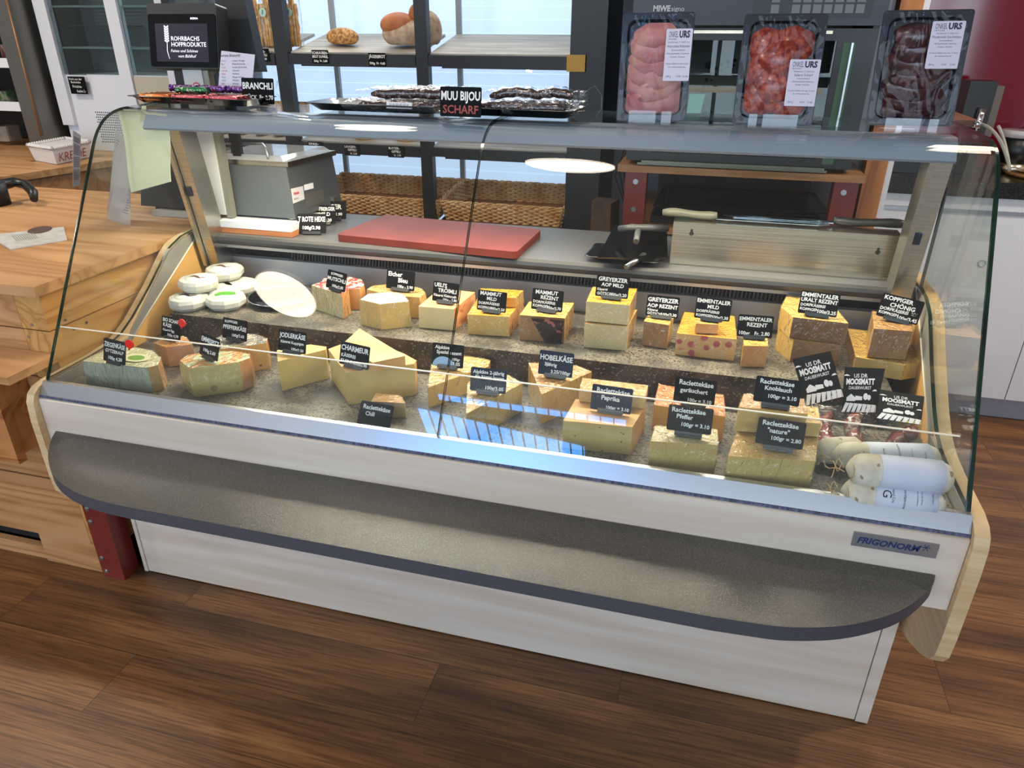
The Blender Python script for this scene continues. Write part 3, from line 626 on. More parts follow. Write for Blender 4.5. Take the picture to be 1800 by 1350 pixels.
h11 = H(1109, 800, DECK, 751); cheese('cheese block flecked with paprika under a rounded bar', [(990, 740), (1112, 751), (1136, 712), (1012, 702)], DECK, h11, [K_tan, K_pap, K_tan], [1, 2, 2, 2], film=False, bev=0.008)
z = DECK+h11+0.001; h11b = 0.030; cheese('rounded cheese bar lying on the paprika flecked block', [(1019, 684), (1134, 697), (1139, 678), (1024, 665)], z, h11b, [K_crust, K_crust, K_tan], [1, 2, 1, 2], film=True, bev=0.010)
h12 = 0.062; cheese('smoked orange topped cheese block with loose film ends', [(1150, 712), (1275, 733), (1272, 695), (1158, 676)], DECK, h12, [K_smoke, K_gold, K_smoke], [1, 2, 2, 2], bev=0.008)
h13 = H(1259, 834, DECK, 783); cheese('pale block with rounded corner in front of the orange topped block', [(1144, 776), (1262, 783), (1261, 755), (1152, 749)], DECK, h13, [K_pale, K_olive, K_pale], [1, 2, 2, 2], bev=0.009)
h15 = H(1420, 864, DECK, 811); cheese('big yellow block at the foot of the three piece stack', [(1280, 802), (1433, 811), (1438, 765), (1297, 757)], DECK, h15, [K_yel, K_olive, K_yel], [1, 2, 2, 2], bev=0.011)
z = DECK+h15+0.0035; h14 = 0.030; cheese('middle cheese slab of the three piece stack', [(1296, 735), (1443, 745), (1437, 716), (1303, 708)], z, h14, [K_yel, K_yel, K_tan], [1, 2, 2, 2], bev=0.006)
z14 = z+h14+0.003; h16 = 0.030; cheese('topmost light cheese slab of the three piece stack', [(1299, 716), (1419, 728), (1413, 702), (1308, 693)], z14, h16, [K_tan, K_yel, K_tan], [1, 2, 2, 2], bev=0.006); z16 = z14+h16+0.003
# white wrapped soft cheeses
M_wrap = mat('white wrapping paper', 'c4c3b8', 0.6, col2='d4d2c8', scale=20, bump=0.5, bscale=60)
M_lab1 = mat('white label with green print', 'dfe6d6', 0.55, col2='e9ece2', scale=30)
soft = [(330, 519, 0.0, 0, 'small white wrapped soft cheese at the front left of the pile', 0.10, 1),
        (418, 494, 0.0, 0, 'white wrapped soft cheese at the back right bottom of the pile', -0.2, 0),
        (383, 503, 0.0, 0, 'white wrapped soft cheese mostly hidden in the middle of the pile', 0, 0),
        (396, 518, 0.0, 0, 'white wrapped soft cheese with green printed label', 0.0, 2),
        (347, 487, 0.0375, 0, 'white wrapped soft cheese with brown drawing, on the front left one', 0.12, 1),
        (393, 468, 0.0375, 0, 'white wrapped soft cheese topmost at the back of the pile', 0.0, 1)]
M_gp = mat('bright green print', '4d9a2e', 0.6); M_bp = mat('dark brown print', '5a3a34', 0.6)
for k, (u, v, dz, _, lab, rz, kind) in enumerate(soft):
    zt = STEP+dz+0.035; c = P(u, v, z=zt); z0 = STEP+dz+0.0008
    t = thing('soft_cheese', lab, 'cheese', (c.x, c.y, z0), 'white wrapped soft cheeses')
    ph = R.random()*6
    bm = new(); wob = lambda a, z, ph=ph: 1+0.03*math.cos(9*a+ph)
    lathe(bm, [(0.0005, z0-c.z), (0.046, z0-c.z), (0.054, z0-c.z+0.010), (0.055, z0-c.z+0.022), (0.050, -0.003), (0.040, 0.0), (0.0005, 0.0)], c, 18, wob=wob)
    for f in bm.faces: f.smooth = False
    o = obj('wrapped_body', bm, M_wrap, t)
    if kind:
        bm = new(); lathe(bm, [(0.0005, 0.0003), (0.037, 0.0003), (0.037, 0.0009), (0.0005, 0.0009)], c, 28); obj('round_label', bm, M_lab1, t)
        bm = new()
        if kind == 2: pp = [(c.x-0.024, c.y-0.006), (c.x-0.014, c.y-0.018), (c.x-0.004, c.y-0.006), (c.x+0.012, c.y-0.002), (c.x+0.024, c.y+0.006), (c.x+0.012, c.y+0.020), (c.x-0.010, c.y+0.018), (c.x-0.022, c.y+0.008)]
        else: pp = [(c.x-0.020, c.y-0.006), (c.x-0.006, c.y-0.003), (c.x+0.010, c.y-0.010), (c.x+0.022, c.y+0.002), (c.x+0.020, c.y+0.005), (c.x+0.009, c.y-0.003), (c.x-0.003, c.y+0.006), (c.x-0.014, c.y+0.008)]
        prism(bm, [(c.x+(a_-c.x)*1.25, c.y+(b_-c.y)*1.25) for a_, b_ in pp], c.z+0.0010, c.z+0.0013); obj('printed_drawing', bm, M_gp if kind == 2 else M_bp, t)
# dark plate
c = P(494, 523, z=STEP+0.012); t = thing('tasting_plate', 'shallow black glossy plate with silver rim beside the white soft cheeses', 'plate', (c.x, c.y, STEP))
bm = new(); lathe(bm, [(0.0005, STEP+0.001), (0.055, STEP+0.001), (0.088, STEP+0.014), (0.092, STEP+0.017), (0.089, STEP+0.0175), (0.056, STEP+0.005), (0.0005, STEP+0.005)], (c.x, c.y, 0), 48); obj('dish', bm, mat('glossy black glass', '101216', 0.06, spec=0.9), t)
bm = new(); tube(bm, [(c.x+0.0915*math.cos(2*PI*k/48), c.y+0.0915*math.sin(2*PI*k/48), STEP+0.018) for k in range(48)], 0.0016, 6, closed=True); obj('silver_rim', bm, mat('silver rim', 'c8ccd2', 0.15, 1.0), t)

# ------------------------------------------------------------------ price cards
M_card = mat('black price card', '0b0c0f', 0.6, spec=0.12); M_foot = mat('card foot', '2c2b2a', 0.4); M_foot2 = mat('grey card foot', '57524b', 0.35)
def card(label, pos, lines, w=0.086, h=0.054, yaw=0.0, lean=16, roll=0, foot=M_foot, name='price_card', group=None, up=0.004, deco=None, cat='price card', face=M_card, ink=M_ink):
    """lines: (text, x as a share of width 0..1, foot y share 0..1, cap height share, align)"""
    x, y, z = pos
    t = thing(name, label, cat, (x, y, z+0.0004), group, (math.radians(90-lean), 0, math.radians(yaw)))
    if roll: t.rotation_mode = 'XYZ'; t.rotation_euler = (Matrix.Rotation(math.radians(yaw), 4, 'Z') @ Matrix.Rotation(math.radians(90-lean), 4, 'X') @ Matrix.Rotation(math.radians(roll), 4, 'Z')).to_euler()
    bm = new(); prism(bm, rrect(w, h, 0.0035, 3, 0, up+h/2), -0.0005, 0.0005); obj('card', bm, face, t, local=True)
    if foot:
        bm = new(); prism(bm, rrect(w*0.62, 0.0085, 0.001, 1, 0, 0.0048), 0.0006, 0.0030); prism(bm, rrect(w*0.62, 0.0025, 0.001, 1, 0, 0.0016), -0.012, 0.006); obj('card_foot', bm, foot, t, local=True)
    if lines:
        bm = new()
        for s, fx, fy, fh, al in lines:
            text_bm(bm, s, w=w*(0.94 if al == 'CENTER' else 0.93-fx if al == 'LEFT' else fx-0.05), h=h*fh, x=(fx-0.5)*w, y=up+fy*h, align=al, bold=0.028, jitter=0.0004, z=0.0007)
        obj('chalk_lettering', bm, ink, t, local=True)
    if deco: deco(t, w, h, up)
    return t
def cp(u, v, z): p = P(u, v, z=z); return (p.x, p.y, z)
Lf, Ce, Ri = 'LEFT', 'CENTER', 'RIGHT'
g = 'black price cards on the cheeses'
card('price card on the red labelled ivory cheese, left in upper row', cp(589, 512, top_of(STEP, hC)), [('KOPPIGER', .5, .76, .13, Ce), ('MUTSCHLI', .5, .46, .20, Ce), ('100g/2.85', .9, .12, .15, Ri)], w=0.066, h=0.05, yaw=-12, roll=-4, group=g)
card('price card with grey foot on the round brown topped cheese', cp(703, 512, top_of(STEP, hF)), [('Eicher', .06, .68, .24, Lf), ('Bleu', .42, .38, .24, Lf), ('100g - 3.90', .95, .10, .15, Ri)], foot=M_foot2, yaw=-4, h=0.052, group=g)
card('price card on block with orange brick patterned rind', cp(782, 534, top_of(STEP, hG)), [("UELI'S", .05, .74, .20, Lf), ('TRÖIMLI', .2, .48, .20, Lf), ('Käserei Kleinroth', .05, .26, .13, Lf), ('100g - 2.80', .95, .07, .13, Ri)], w=0.076, h=0.052, foot=M_foot2, yaw=-6, group=g)
card('price card standing on the bright yellow block', cp(863, 550, top_of(STEP, hH)), [('MAMMUT', .08, .76, .19, Lf), ('MILD', .32, .53, .17, Lf), ('DORFKÄSEREI', .04, .31, .13, Lf), ('KOPPIGEN', .04, .09, .13, Lf), ('100g/2.50', .96, .07, .14, Ri)], w=0.079, h=0.052, foot=M_foot2, yaw=-4, group=g)
card('price card on the block with black printed wrapper', cp(960, 549, top_of(STEP, hI)), [('MAMMUT', .1, .76, .19, Lf), ('REZENT', .28, .53, .18, Lf), ('DORFKÄSEREI', .05, .32, .13, Lf), ('KOPPIGEN', .05, .13, .13, Lf), ('100g/2.70', .96, .09, .13, Ri)], w=0.082, h=0.053, foot=M_foot2, yaw=-5, group=g)
card('price card on top of the two block stack', cp(1074, 526, zJ), [('GREYERZER', .5, .74, .19, Ce), ('AOP MILD', .5, .50, .17, Ce), ('Käserei', .05, .29, .12, Lf), ('GÖTSCHI', .05, .09, .13, Lf), ('100g/3.20', .96, .08, .15, Ri)], w=0.081, h=0.052, foot=M_foot2, yaw=-4, group=g)
card('price card on the small brown rinded block right of the stack', cp(1162, 560, top_of(STEP, hK)), [('GREYERZER', .5, .70, .20, Ce), ('AOP REZENT', .5, .42, .18, Ce), ('Käserei', .05, .24, .12, Lf), ('GÖTSCHI', .05, .07, .12, Lf), ('100g/3.30', .96, .07, .14, Ri)], w=0.080, h=0.052, yaw=-3, foot=M_foot2, group=g)
card('price card on the little orange rinded offcut', cp(1250, 565, zL), [('EMMENTALER', .5, .74, .18, Ce), ('MILD', .5, .50, .17, Ce), ('DORFKÄSEREI', .05, .30, .12, Lf), ('KOPPIGEN', .05, .10, .12, Lf), ('100g/2.30', .96, .07, .14, Ri)], w=0.083, h=0.052, yaw=-6, group=g)
card('price card on the small light topped block by the step edge', cp(1325, 596, top_of(STEP, hM)), [('EMMENTALER', .5, .74, .17, Ce), ('REZENT', .55, .48, .18, Ce), ('100gr', .06, .1, .16, Lf), ('Fr. 2.80', .5, .1, .17, Lf)], w=0.080, h=0.052, yaw=4, group=g)
card('price card on top of the dark brown rinded wedge', cp(1435, 557, zN), [('EMMENTALER', .5, .76, .18, Ce), ('URALT REZENT', .5, .54, .17, Ce), ('DORFKÄSEREI', .04, .34, .12, Lf), ('KOPPIGEN', .04, .15, .12, Lf), ('100g/3.25', .97, .10, .15, Ri)], w=0.085, h=0.053, yaw=-5, roll=-1, group=g)
def crown(t, w, h, up):
    bm = new(); cx, cy, s = w*0.36, up+h*0.40, 0.0065
    pts = [(-1, -.6), (1, -.6), (1.1, .7), (.45, 0), (0, .7), (-.45, 0), (-1.1, .7)]
    V = [Vector((cx+a*s*0.8, cy+b*s*0.8, 0.0008)) for a, b in pts]; tube(bm, V, 0.0005, 4, closed=True); obj('crown_drawing', bm, M_ink, t, local=True)
card('price card with a small crown drawing at the right end', cp(1574, 566, zP), [('KOPPIGER', .06, .76, .18, Lf), ('CHÖNIG', .24, .50, .18, Lf), ('DORFKÄSEREI', .04, .32, .13, Lf), ('KOPPIGEN', .04, .14, .12, Lf), ('100g/3.45', .97, .07, .15, Ri)], w=0.088, h=0.054, yaw=-8, roll=-7, group=g, deco=crown)
# lower row
card('price card with red clip on the green labelled half wheel', cp(201, 641, top_of(DECK, h1)), [('ZIEGENKÄSE', .5, .66, .2, Ce), ('GYTZERALP', .5, .42, .14, Ce), ('100g 4.20', .85, .12, .15, Ri)], w=0.070, h=0.056, yaw=-6, roll=-2, group=g)
card('price card with red clip leaning on the small tan wedge', cp(300, 598, top_of(DECK, h2)), [('BIO SCHAF-', .06, .76, .17, Lf), ('KÄSE', .08, .52, .17, Lf), ('Käserei Egg', .08, .32, .11, Lf), ('100g 4.30', .9, .10, .13, Ri)], w=0.066, h=0.056, yaw=-8, roll=-2, group=g)
card('price card on the half wheel with orange rind and eyes', cp(366, 632, top_of(DECK, h3)), [('EMMESPITZ', .5, .66, .22, Ce), ('100g 2.60', .85, .22, .15, Ri)], w=0.064, h=0.054, yaw=-14, roll=-6, group=g)
card('price card on the peppercorn dotted half wheel', cp(412, 600, top_of(DECK, h4)), [('KOPPIGER', .35, .78, .12, Ce), ('PFEFFERKÄSE', .5, .47, .2, Ce), ('100g/2.65', .9, .15, .14, Ri)], w=0.076, h=0.053, yaw=-5, roll=-1, group=g)
card('price card on the narrow yellow wedge', cp(513, 622, DECK+h5), [('JODLERKÄSE', .5, .64, .22, Ce), ('Käserei Koppigen', .5, .38, .13, Ce), ('100g/2.50', .92, .08, .13, Ri)], w=0.080, h=0.053, yaw=-6, group=g)
card('price card leaning in front of triangular crusted wedge', cp(621, 648, DECK+h6), [('CHARMEUR', .5, .66, .23, Ce), ('KÄSEREI', .05, .36, .15, Lf), ('KLEINROTH', .05, .12, .14, Lf), ('100g/2.90', .95, .10, .13, Ri)], w=0.080, h=0.054, yaw=-8, roll=-2, group=g)
def arcdeco(t, w, h, up):
    bm = new(); pts = [(-w/2+0.0296+0.0275*math.cos(PI*k/16), up+0.001+0.0275*math.sin(PI*k/16)*0.85) for k in range(17)]
    prism(bm, pts, 0.0006, 0.0008); obj('blue_half_round_label', bm, mat('light blue label', '8fb6dd', 0.5), t, local=True)
card('price card with pale blue half round sticker', cp(786, 648, top_of(DECK, h8)), [('Alpkäse', .08, .76, .15, Lf), ('Spezial rezent', .14, .56, .15, Lf), ('100gr', .9, .30, .12, Ri), ('3.05', .9, .10, .15, Ri)], w=0.080, h=0.056, foot=M_foot2, group=g, deco=arcdeco)
card('dark blue price card on the wedge left of centre', cp(857, 693, top_of(DECK, h9)), [('Alpkäse 2-jährig', .06, .76, .15, Lf), ('Alp Rösten Jansten', .12, .58, .12, Lf), ('100g/3.05', .93, .12, .15, Ri)], w=0.081, h=0.053, foot=M_foot2, yaw=2, group=g, face=mat('slate blue card', '16243a', 0.5, spec=0.2))
card('dark blue price card on the tall golden wedge', cp(975, 664, top_of(DECK, h10)), [('HOBELKÄSE', .5, .62, .22, Ce), ('3jährig', .35, .38, .14, Ce), ('3.25/100gr', .95, .10, .14, Ri)], w=0.080, h=0.056, foot=M_foot2, yaw=-2, group=g, face=mat('slate blue card', '16243a', 0.5, spec=0.2))
card('price card on paprika flecked block', cp(1072, 727, DECK+h11), [('Raclettekäse', .12, .72, .19, Lf), ('Paprika', .25, .44, .18, Lf), ('100gr = 3.10', .95, .10, .13, Ri)], w=0.086, h=0.054, foot=M_foot2, yaw=-3, group=g, face=mat('slate blue card', '16243a', 0.5, spec=0.2))
card('price card on the smoked orange topped block', cp(1218, 714, top_of(DECK, h12)), [('Raclettekäse', .1, .72, .19, Lf), ('geräuchert', .14, .44, .17, Lf), ('100g = 3.10', .93, .08, .14, Ri)], w=0.086, h=0.056, yaw=-2, group=g)
card('price card on the pale block with rounded corner', cp(1209, 767, top_of(DECK, h13)), [('Raclettekäse', .08, .74, .18, Lf), ('Pfeffer', .2, .50, .17, Lf), ('100gr = 3.10', .95, .22, .15, Ri)], w=0.086, h=0.052, yaw=0, up=0.008, group=g)
card('price card topmost on the three piece stack', cp(1362, 717, z16), [('Raclettekäse', .1, .74, .18, Lf), ('Knoblauch', .22, .50, .17, Lf), ('100gr = 3.10', .93, .20, .15, Ri)], w=0.084, h=0.050, yaw=-3, up=0.008, group=g)
card('price card on big yellow block at the foot of stack', cp(1367, 792, top_of(DECK, h15)), [('Raclettekäse', .1, .74, .18, Lf), ('"nature"', .22, .48, .17, Lf), ('100gr = 2.80', .95, .22, .15, Ri)], w=0.086, h=0.052, yaw=-3, up=0.008, group=g)
p = P(655, 755, z=DECK); card('price card lying back against small wrapped slice at the front glass', (p.x, p.y, DECK+0.001), [('Raclettekäse', .1, .7, .18, Lf), ('Chili', .2, .44, .17, Lf)], w=0.082, h=0.054, yaw=-5, lean=32, group=g)
for u, v, lab in ((229, 604, 'red round clip on the card of the green labelled half wheel'), (321, 567, 'red round clip on the card of small tan wedge')):
    yy = P(201, 641, z=top_of(DECK, h1)).y if u == 229 else P(300, 598, z=top_of(DECK, h2)).y
    c = P(u, v, y=yy-0.002); bm = new()
    tube(bm, [(c.x, c.y-0.005, c.z), (c.x, c.y-0.001, c.z)], 0.0108, 20); tube(bm, [(c.x-0.003, c.y-0.003, c.z-0.009), (c.x-0.006, c.y-0.002, c.z-0.016)], 0.002, 6)
    tag(obj('round_clip', bm, mat('bright red plastic', 'e02a22', 0.35)), lab, 'clip', 'red clips on the cards')

# ------------------------------------------------------------------ sausages at the right end
M_salami = mat('white moulded salami skin', 'b5ae98', 0.7, col2='cfcabb', scale=30, detail=6, bump=0.6, bscale=45, speck=('8a7a5e', 70, 0.68))
M_slabel = mat('bluish white paper band', 'bcc3d2', 0.65)
def salami(label, p0, p1, r, text):
    p0, p1 = Vector(p0), Vector(p1); d = p1-p0; n = 22
    t = thing('salami', label, 'sausage', (p0.x, p0.y, p0.z-r), 'white moulded salamis')
    f = [0, .015, .04, .08, .14]+[.14+.70*k/12 for k in range(1, 13)]+[.90, .95, .98, 1.0]
    rr = [0.12, 0.30, 0.55, 0.82, 0.98]+[1.0+0.02*math.sin(k*2.1) for k in range(12)]+[0.94, 0.78, 0.5, 0.15]
    bm = new(); tube(bm, [p0+d*a for a in f], [r*q for q in rr], 22); obj('sausage_body', bm, M_salami, t)
    bm = new(); tube(bm, [p0+d*a for a in (.30, .5, .7, .88)], [r*1.035]*4, 28); lb = obj('paper_band', bm, M_slabel, t)
    q = d.normalized(); upv = Vector((0, 0, 1)); side = q.cross(upv).normalized()     # towards the customer
    nrm = (side*0.75+upv*0.66).normalized(); yv = q
    MX = Matrix.Identity(4)
    for i in range(3): MX[i][0] = (nrm.cross(q))[i]*-1; MX[i][1] = q[i]; MX[i][2] = nrm[i]
    # the writing runs round the band
    bm = new()
    for s, a, hh, ww in text:
        o = p0+d*a+nrm*(r*1.05)
        M2 = MX.copy()
        M2[0][0], M2[1][0], M2[2][0] = q.cross(nrm)
        for i in range(3): M2[i][3] = o[i]
        text_bm(bm, s, w=ww, h=hh, align='CENTER', mtx=M2)
        for v in bm.verts:
            if not v.tag:
                rel = v.co-p0; ax = rel.dot(q); rad = rel-q*ax; s_ = rad.dot(q.cross(nrm)); an = s_/(r*1.05)
                v.co = p0+q*ax+(nrm*math.cos(an)+q.cross(nrm)*math.sin(an))*(r*1.05); v.tag = True
    obj('band_print', bm, M_black_ink, lb)
    bm = new(); c = p0-q*0.004
    for k in range(3):
        a = k*2.1; tube(bm, [c+Vector((-0.02*j/6*(1+0.3*k)+0.0, 0.018*math.sin(j*0.7+a), 0.02*math.sin(j*0.9+a*1.7)*(j/6))) for j in range(7)], 0.0011, 5)
    tube(bm, [c+side*0.3*r+q*0.012+(nrm*math.cos(a)+q.cross(nrm)*math.sin(a))*r*0.45 for a in [2*PI*k/14 for k in range(15)]], 0.0012, 5)
    obj('string', bm, mat('tan kitchen string', 'b39a72', 0.8), t)
    return t
zb = DECK+0.030
a = P(1478, 862, z=zb); b = P(1663, 886, z=zb); salami('front bottom white salami with printed band', a, b, 0.028, [('G', .36, .016, .03), ('Grand Cru', .45, .005, .04), ('Hauswurst luftgetrocknet', .56, .0045, .05), ('Zutaten: Schweinefleisch', .68, .0022, .05), ('Speck, Salz, Gewürze', .72, .0022, .045), ('mind. haltbar', .82, .0025, .03)])
a2 = P(1462, 800, z=zb+0.002); b2 = P(1652, 806, z=zb+0.002); salami('rear bottom white salami with printed band', a2, b2, 0.028, [('Bauernhof', .42, .004, .03), ('Hauswurst luftgetrocknet', .56, .0045, .05), ('Zutaten: Schweinefleisch', .68, .0022, .05), ('Speck, Salz', .80, .0022, .03)])
a3 = P(1487, 822, z=zb+0.045); b3 = P(1676, 842, z=zb+0.045); salami('white salami with blank white band lying on top of the others', a3, b3, 0.0300, [])
a4 = P(1428, 795, z=zb-0.004); b4 = a4+Vector((0.10, 0.045, 0.0)); 
t = thing('salami', 'white salami end with strings behind the pile, left side', 'sausage', (a4.x, a4.y, DECK), 'white moulded salamis')
bm = new(); d = b4-a4; tube(bm, [a4+d*f for f in (0, .05, .15, .3, .6, .85, .95, 1)], [0.027*q for q in (.15, .45, .8, 1, 1, .9, .6, .2)], 18); obj('sausage_body', bm, M_salami, t)
bm = new(); tube(bm, [a4+Vector((-0.004-0.004*k, -0.02*math.sin(k*.8), 0.012*math.sin(k))) for k in range(6)], 0.0011, 5); obj('string', bm, MATS['tan kitchen string'], t)
M_sau = mat('dark red dried sausage', '4a1410', 0.25, col2='843527', scale=60, detail=5, bump=0.8, bscale=70, coat=0.6)
M_head = mat('black header card', '121216', 0.6, spec=0.15); M_hw = mat('white print', 'dcdce0', 0.6)
def bagged(label, quadpx, y_top, y_bot, curve, stripe, kk):
    TL, TR = P(*quadpx[0], y=y_top), P(*quadpx[1], y=y_top); BR, BL = P(*quadpx[2], y=y_bot), P(*quadpx[3], y=y_bot)
    t = thing('packed_dried_sausage', label, 'packed sausage', (BL.x, y_bot, DECK), 'vacuum packed dried sausages with black header cards')
    bm = new(); quad(bm, [BL, BR, TR, TL], 0.001); hc = obj('header_card', bm, M_head, t)
    X = (BR-BL).normalized(); Z = X.cross((TL-BL)).normalized(); Y = Z.cross(X); wd = (BR-BL).length; ht = (TL-BL).dot(Y); sk = (TL-BL).dot(X)
    MX = Matrix.Identity(4); o = BL+Z*0.0006
    for i in range(3): MX[i][0] = X[i]; MX[i][1] = (TL-BL)[i]/ht; MX[i][2] = Z[i]; MX[i][3] = o[i]
    bm = new()
    text_bm(bm, 'US DR', w=wd*.4, h=ht*.09, x=wd*.5, y=ht*.76, align='CENTER', mtx=MX, bold=.01)
    text_bm(bm, 'MOOSMATT', w=wd*.84, h=ht*.13, x=wd*.5, y=ht*.61, align='CENTER', mtx=MX, bold=.045)
    text_bm(bm, 'DAUERWURST', w=wd*.66, h=ht*.07, x=wd*.5, y=ht*.50, align='CENTER', mtx=MX, bold=.01)
    def pl(pts, z=0.0):
        vs = [bm.verts.new(MX @ Vector((x*wd, y*ht, z))) for x, y in pts]; bm.faces.new(vs)
    # ploughed field in stripes, farmhouse, trees, clouds
    for k in range(7):
        a0, a1 = k/7, (k+0.62)/7; yb = lambda x: 0.03
        pl([(a0, 0.0), (a1, 0.0), (min(1, a1*0.9+0.14), 0.20-0.05*a1), (min(1, a0*0.9+0.10), 0.21-0.05*a0)])
    pl([(.12, .24), (.38, .24), (.38, .32), (.25, .40), (.12, .32)]); pl([(.38, .26), (.58, .26), (.58, .34), (.38, .36)])
    for cx_, cy_, r_ in ((.68, .34, .07), (.78, .32, .055)):
        pl([(cx_+r_*math.cos(2*PI*k/10), cy_+r_*1.1*math.sin(2*PI*k/10)) for k in range(10)])
    pl([(.02, .66+.02), (.16, .68), (.10, .71)]) if False else pl([(.0, .80), (.18, .80), (.10, .835), (.04, .83)])
    pl([(.86, .46), (1.0, .46), (.96, .50), (.90, .49)])
    obj('card_print', bm, M_hw, hc)
    bm = new(); vs = [bm.verts.new(MX @ Vector((x*wd, y*ht, -0.0001))) for x, y in ((.45, 0.0), (1.0, 0.0), (1.0, .14))]; bm.faces.new(vs); obj('corner_stripe', bm, mat(*stripe), hc)
    pts = [P(u, v, z=zz) for u, v, zz in curve]
    # smooth the curve
    dense = []
    for i in range(len(pts)-1):
        p_1 = pts[max(i-1, 0)]; p0_, p1_ = pts[i], pts[i+1]; p2_ = pts[min(i+2, len(pts)-1)]
        for j in range(4):
            s = j/4; dense.append(0.5*((2*p0_)+(-p_1+p1_)*s+(2*p_1-5*p0_+4*p1_-p2_)*s*s+(-p_1+3*p0_-3*p1_+p2_)*s**3))
    dense.append(pts[-1]); n = len(dense)
    rad = [0.0165*min(1, 0.45+2.6*min(i, n-1-i)/n)*(1+0.05*math.sin(i*1.7+kk)) for i in range(n)]
    bm = new(); tube(bm, dense, rad, 14); obj('dried_sausage', bm, M_sau, t)
    bm = new(); lo = min(p.z for p in dense)
    cxs = [p.x for p in dense]; bx0, bx1 = min(cxs)-0.022, max(cxs)+0.022; byf = min(p.y for p in dense)-0.02
    G = [[None]*9 for _ in range(11)]
    top_m = (BL+BR)/2
    for i in range(11):
        for j in range(9):
            f, g_ = i/10, j/8
            x = (bx0+(bx1-bx0)*g_)*(1-f)+(BL.x*(1-g_)+BR.x*g_)*f; y = byf*(1-f)+(y_bot-0.004)*f
            z = (lo+0.0045)*(1-f)+(BL.z+0.01)*f+0.017*math.sin(PI*g_)*math.sin(PI*min(1, f+0.15))+R.uniform(-.0015, .0015)
            G[i][j] = bm.verts.new((x, y, z+0.010*(1-f)*math.sin(PI*g_)))
    for i in range(10):
        for j in range(8): bm.faces.new([G[i][j], G[i][j+1], G[i+1][j+1], G[i+1][j]])
    obj('clear_bag', bm, M_bag, t, smooth=True)
zs = DECK+0.020
bagged('packed dried sausage with left tilted black header card', [(1393, 631), (1460, 617), (1483, 697), (1417, 713)], 0.352, 0.290, [(1461, 727, zs+.02), (1450, 742, zs+.01), (1447, 758, zs), (1455, 776, zs), (1470, 789, zs), (1488, 796, zs)], ('pale pink strip', 'c9a9b4', 0.6), 0)
bagged('packed dried sausage with upright middle black header card', [(1485, 645), (1556, 648), (1539, 725), (1479, 724)], 0.352, 0.285, [(1512, 728, zs+.02), (1500, 740, zs+.01), (1498, 757, zs), (1505, 773, zs), (1518, 784, zs)], ('pale pink strip', 'c9a9b4', 0.6), 1)
bagged('packed dried sausage with black and olive header card at the right', [(1547, 684), (1625, 697), (1619, 747), (1541, 735)], 0.300, 0.230, [(1608, 752, zs+.018), (1600, 762, zs+.01), (1588, 768, zs), (1572, 776, zs), (1562, 788, zs)], ('olive yellow strip', 'a89c33', 0.6), 2)

# ------------------------------------------------------------------ on the worktop
M_redb = mat('red cutting board plastic', '62190b', 0.5, col2='702414', scale=12, bump=0.08, bscale=80)
t = thing('cutting_board', 'large thick red plastic cutting board lying on the worktop', 'cutting board', (0.73, 0.82, TOPZ+0.001))
bm = new(); zt = TOPZ+0.021; pp = PX([(590, 412), (908, 443), (952, 403), (677, 377)], zt)
def roundpoly(pp, r, n=4):
    out = []; N_ = len(pp)
    for i in range(N_):
        p = Vector(pp[i]); a = (Vector(pp[i-1])-p).normalized(); b = (Vector(pp[(i+1) % N_])-p).normalized()
        p0_, p1_ = p+a*r, p+b*r
        for k in range(n+1): s = k/n; out.append(tuple((1-s)**2*p0_+2*s*(1-s)*p+s*s*p1_))
    return out
prism(bm, roundpoly(pp, 0.018), TOPZ+0.001, zt); bevel(bm, 0.002, 2, 50); obj('board', bm, M_redb, t)
# knife rack
t = thing('knife_rack_box', 'low brushed stainless steel box with keyhole slots at right of worktop', 'knife rack', (1.68, 0.75, TOPZ+0.001))
bm = new(); box(bm, 1.408, 1.952, 0.705, 0.77, TOPZ+0.001, 1.008); bevel(bm, 0.0015); bo = obj('steel_box', bm, M_steel, t)
for x, z in ((1.456, 0.980), (1.905, 0.965)):
    bm = new()
    for (w, dz, r) in ((0, 0, 0.0058), (0, 0.008, 0.0034)): tube(bm, [(x, 0.7044, z+dz), (x, 0.706, z+dz)], r, 14)
    obj('keyhole', bm, M_dark, bo)
def knife(label, hx0, hx1, bx, z, y, hm, flip=1):
    t = thing('kitchen_knife', label, 'knife', (hx0, y, z), 'long kitchen knives on the steel box')
    bm = new(); pts = [Vector((hx0+(hx1-hx0)*k/8, y, z+0.012+0.002*math.sin(k*.8))) for k in range(9)]; tube(bm, pts, [0.008, .0115, .012, .0105, .010, .0105, .011, .012, .009], 12); obj('handle', bm, hm, t)
    bm = new(); s = 1 if bx > hx1 else -1
    pr = [(hx1, -0.011), (hx1+(bx-hx1)*0.9, -0.012), (bx, 0.004), (bx, 0.010), (hx1, 0.012)]
    V0 = [Vector((x, y+dy, z+0.006+0.0003*1)) for x, dy in pr]; quad(bm, V0, 0.0018); obj('blade', bm, mat('polished blade', 'c4ccd2', 0.12, 1.0), t)
knife('long knife with olive grey handle at left on the steel box', 1.375, 1.515, 1.79, 1.009, 0.745, mat('olive grey handle', '5b5a4c', 0.45))
knife('long knife with black handle at right on the steel box', 1.975, 1.80, 1.53, 1.009, 0.765+0.008, M_black)
bm = new(); p = P(1547, 396, y=0.79); tube(bm, [(p.x-0.015, 0.80, 1.021), (p.x+0.015, 0.80, 1.021)], 0.006, 10); tag(obj('red_cap', bm, mat('bright red plastic', 'e02a22', 0.35)), 'small bright red cap behind the black knife handle', 'cap')
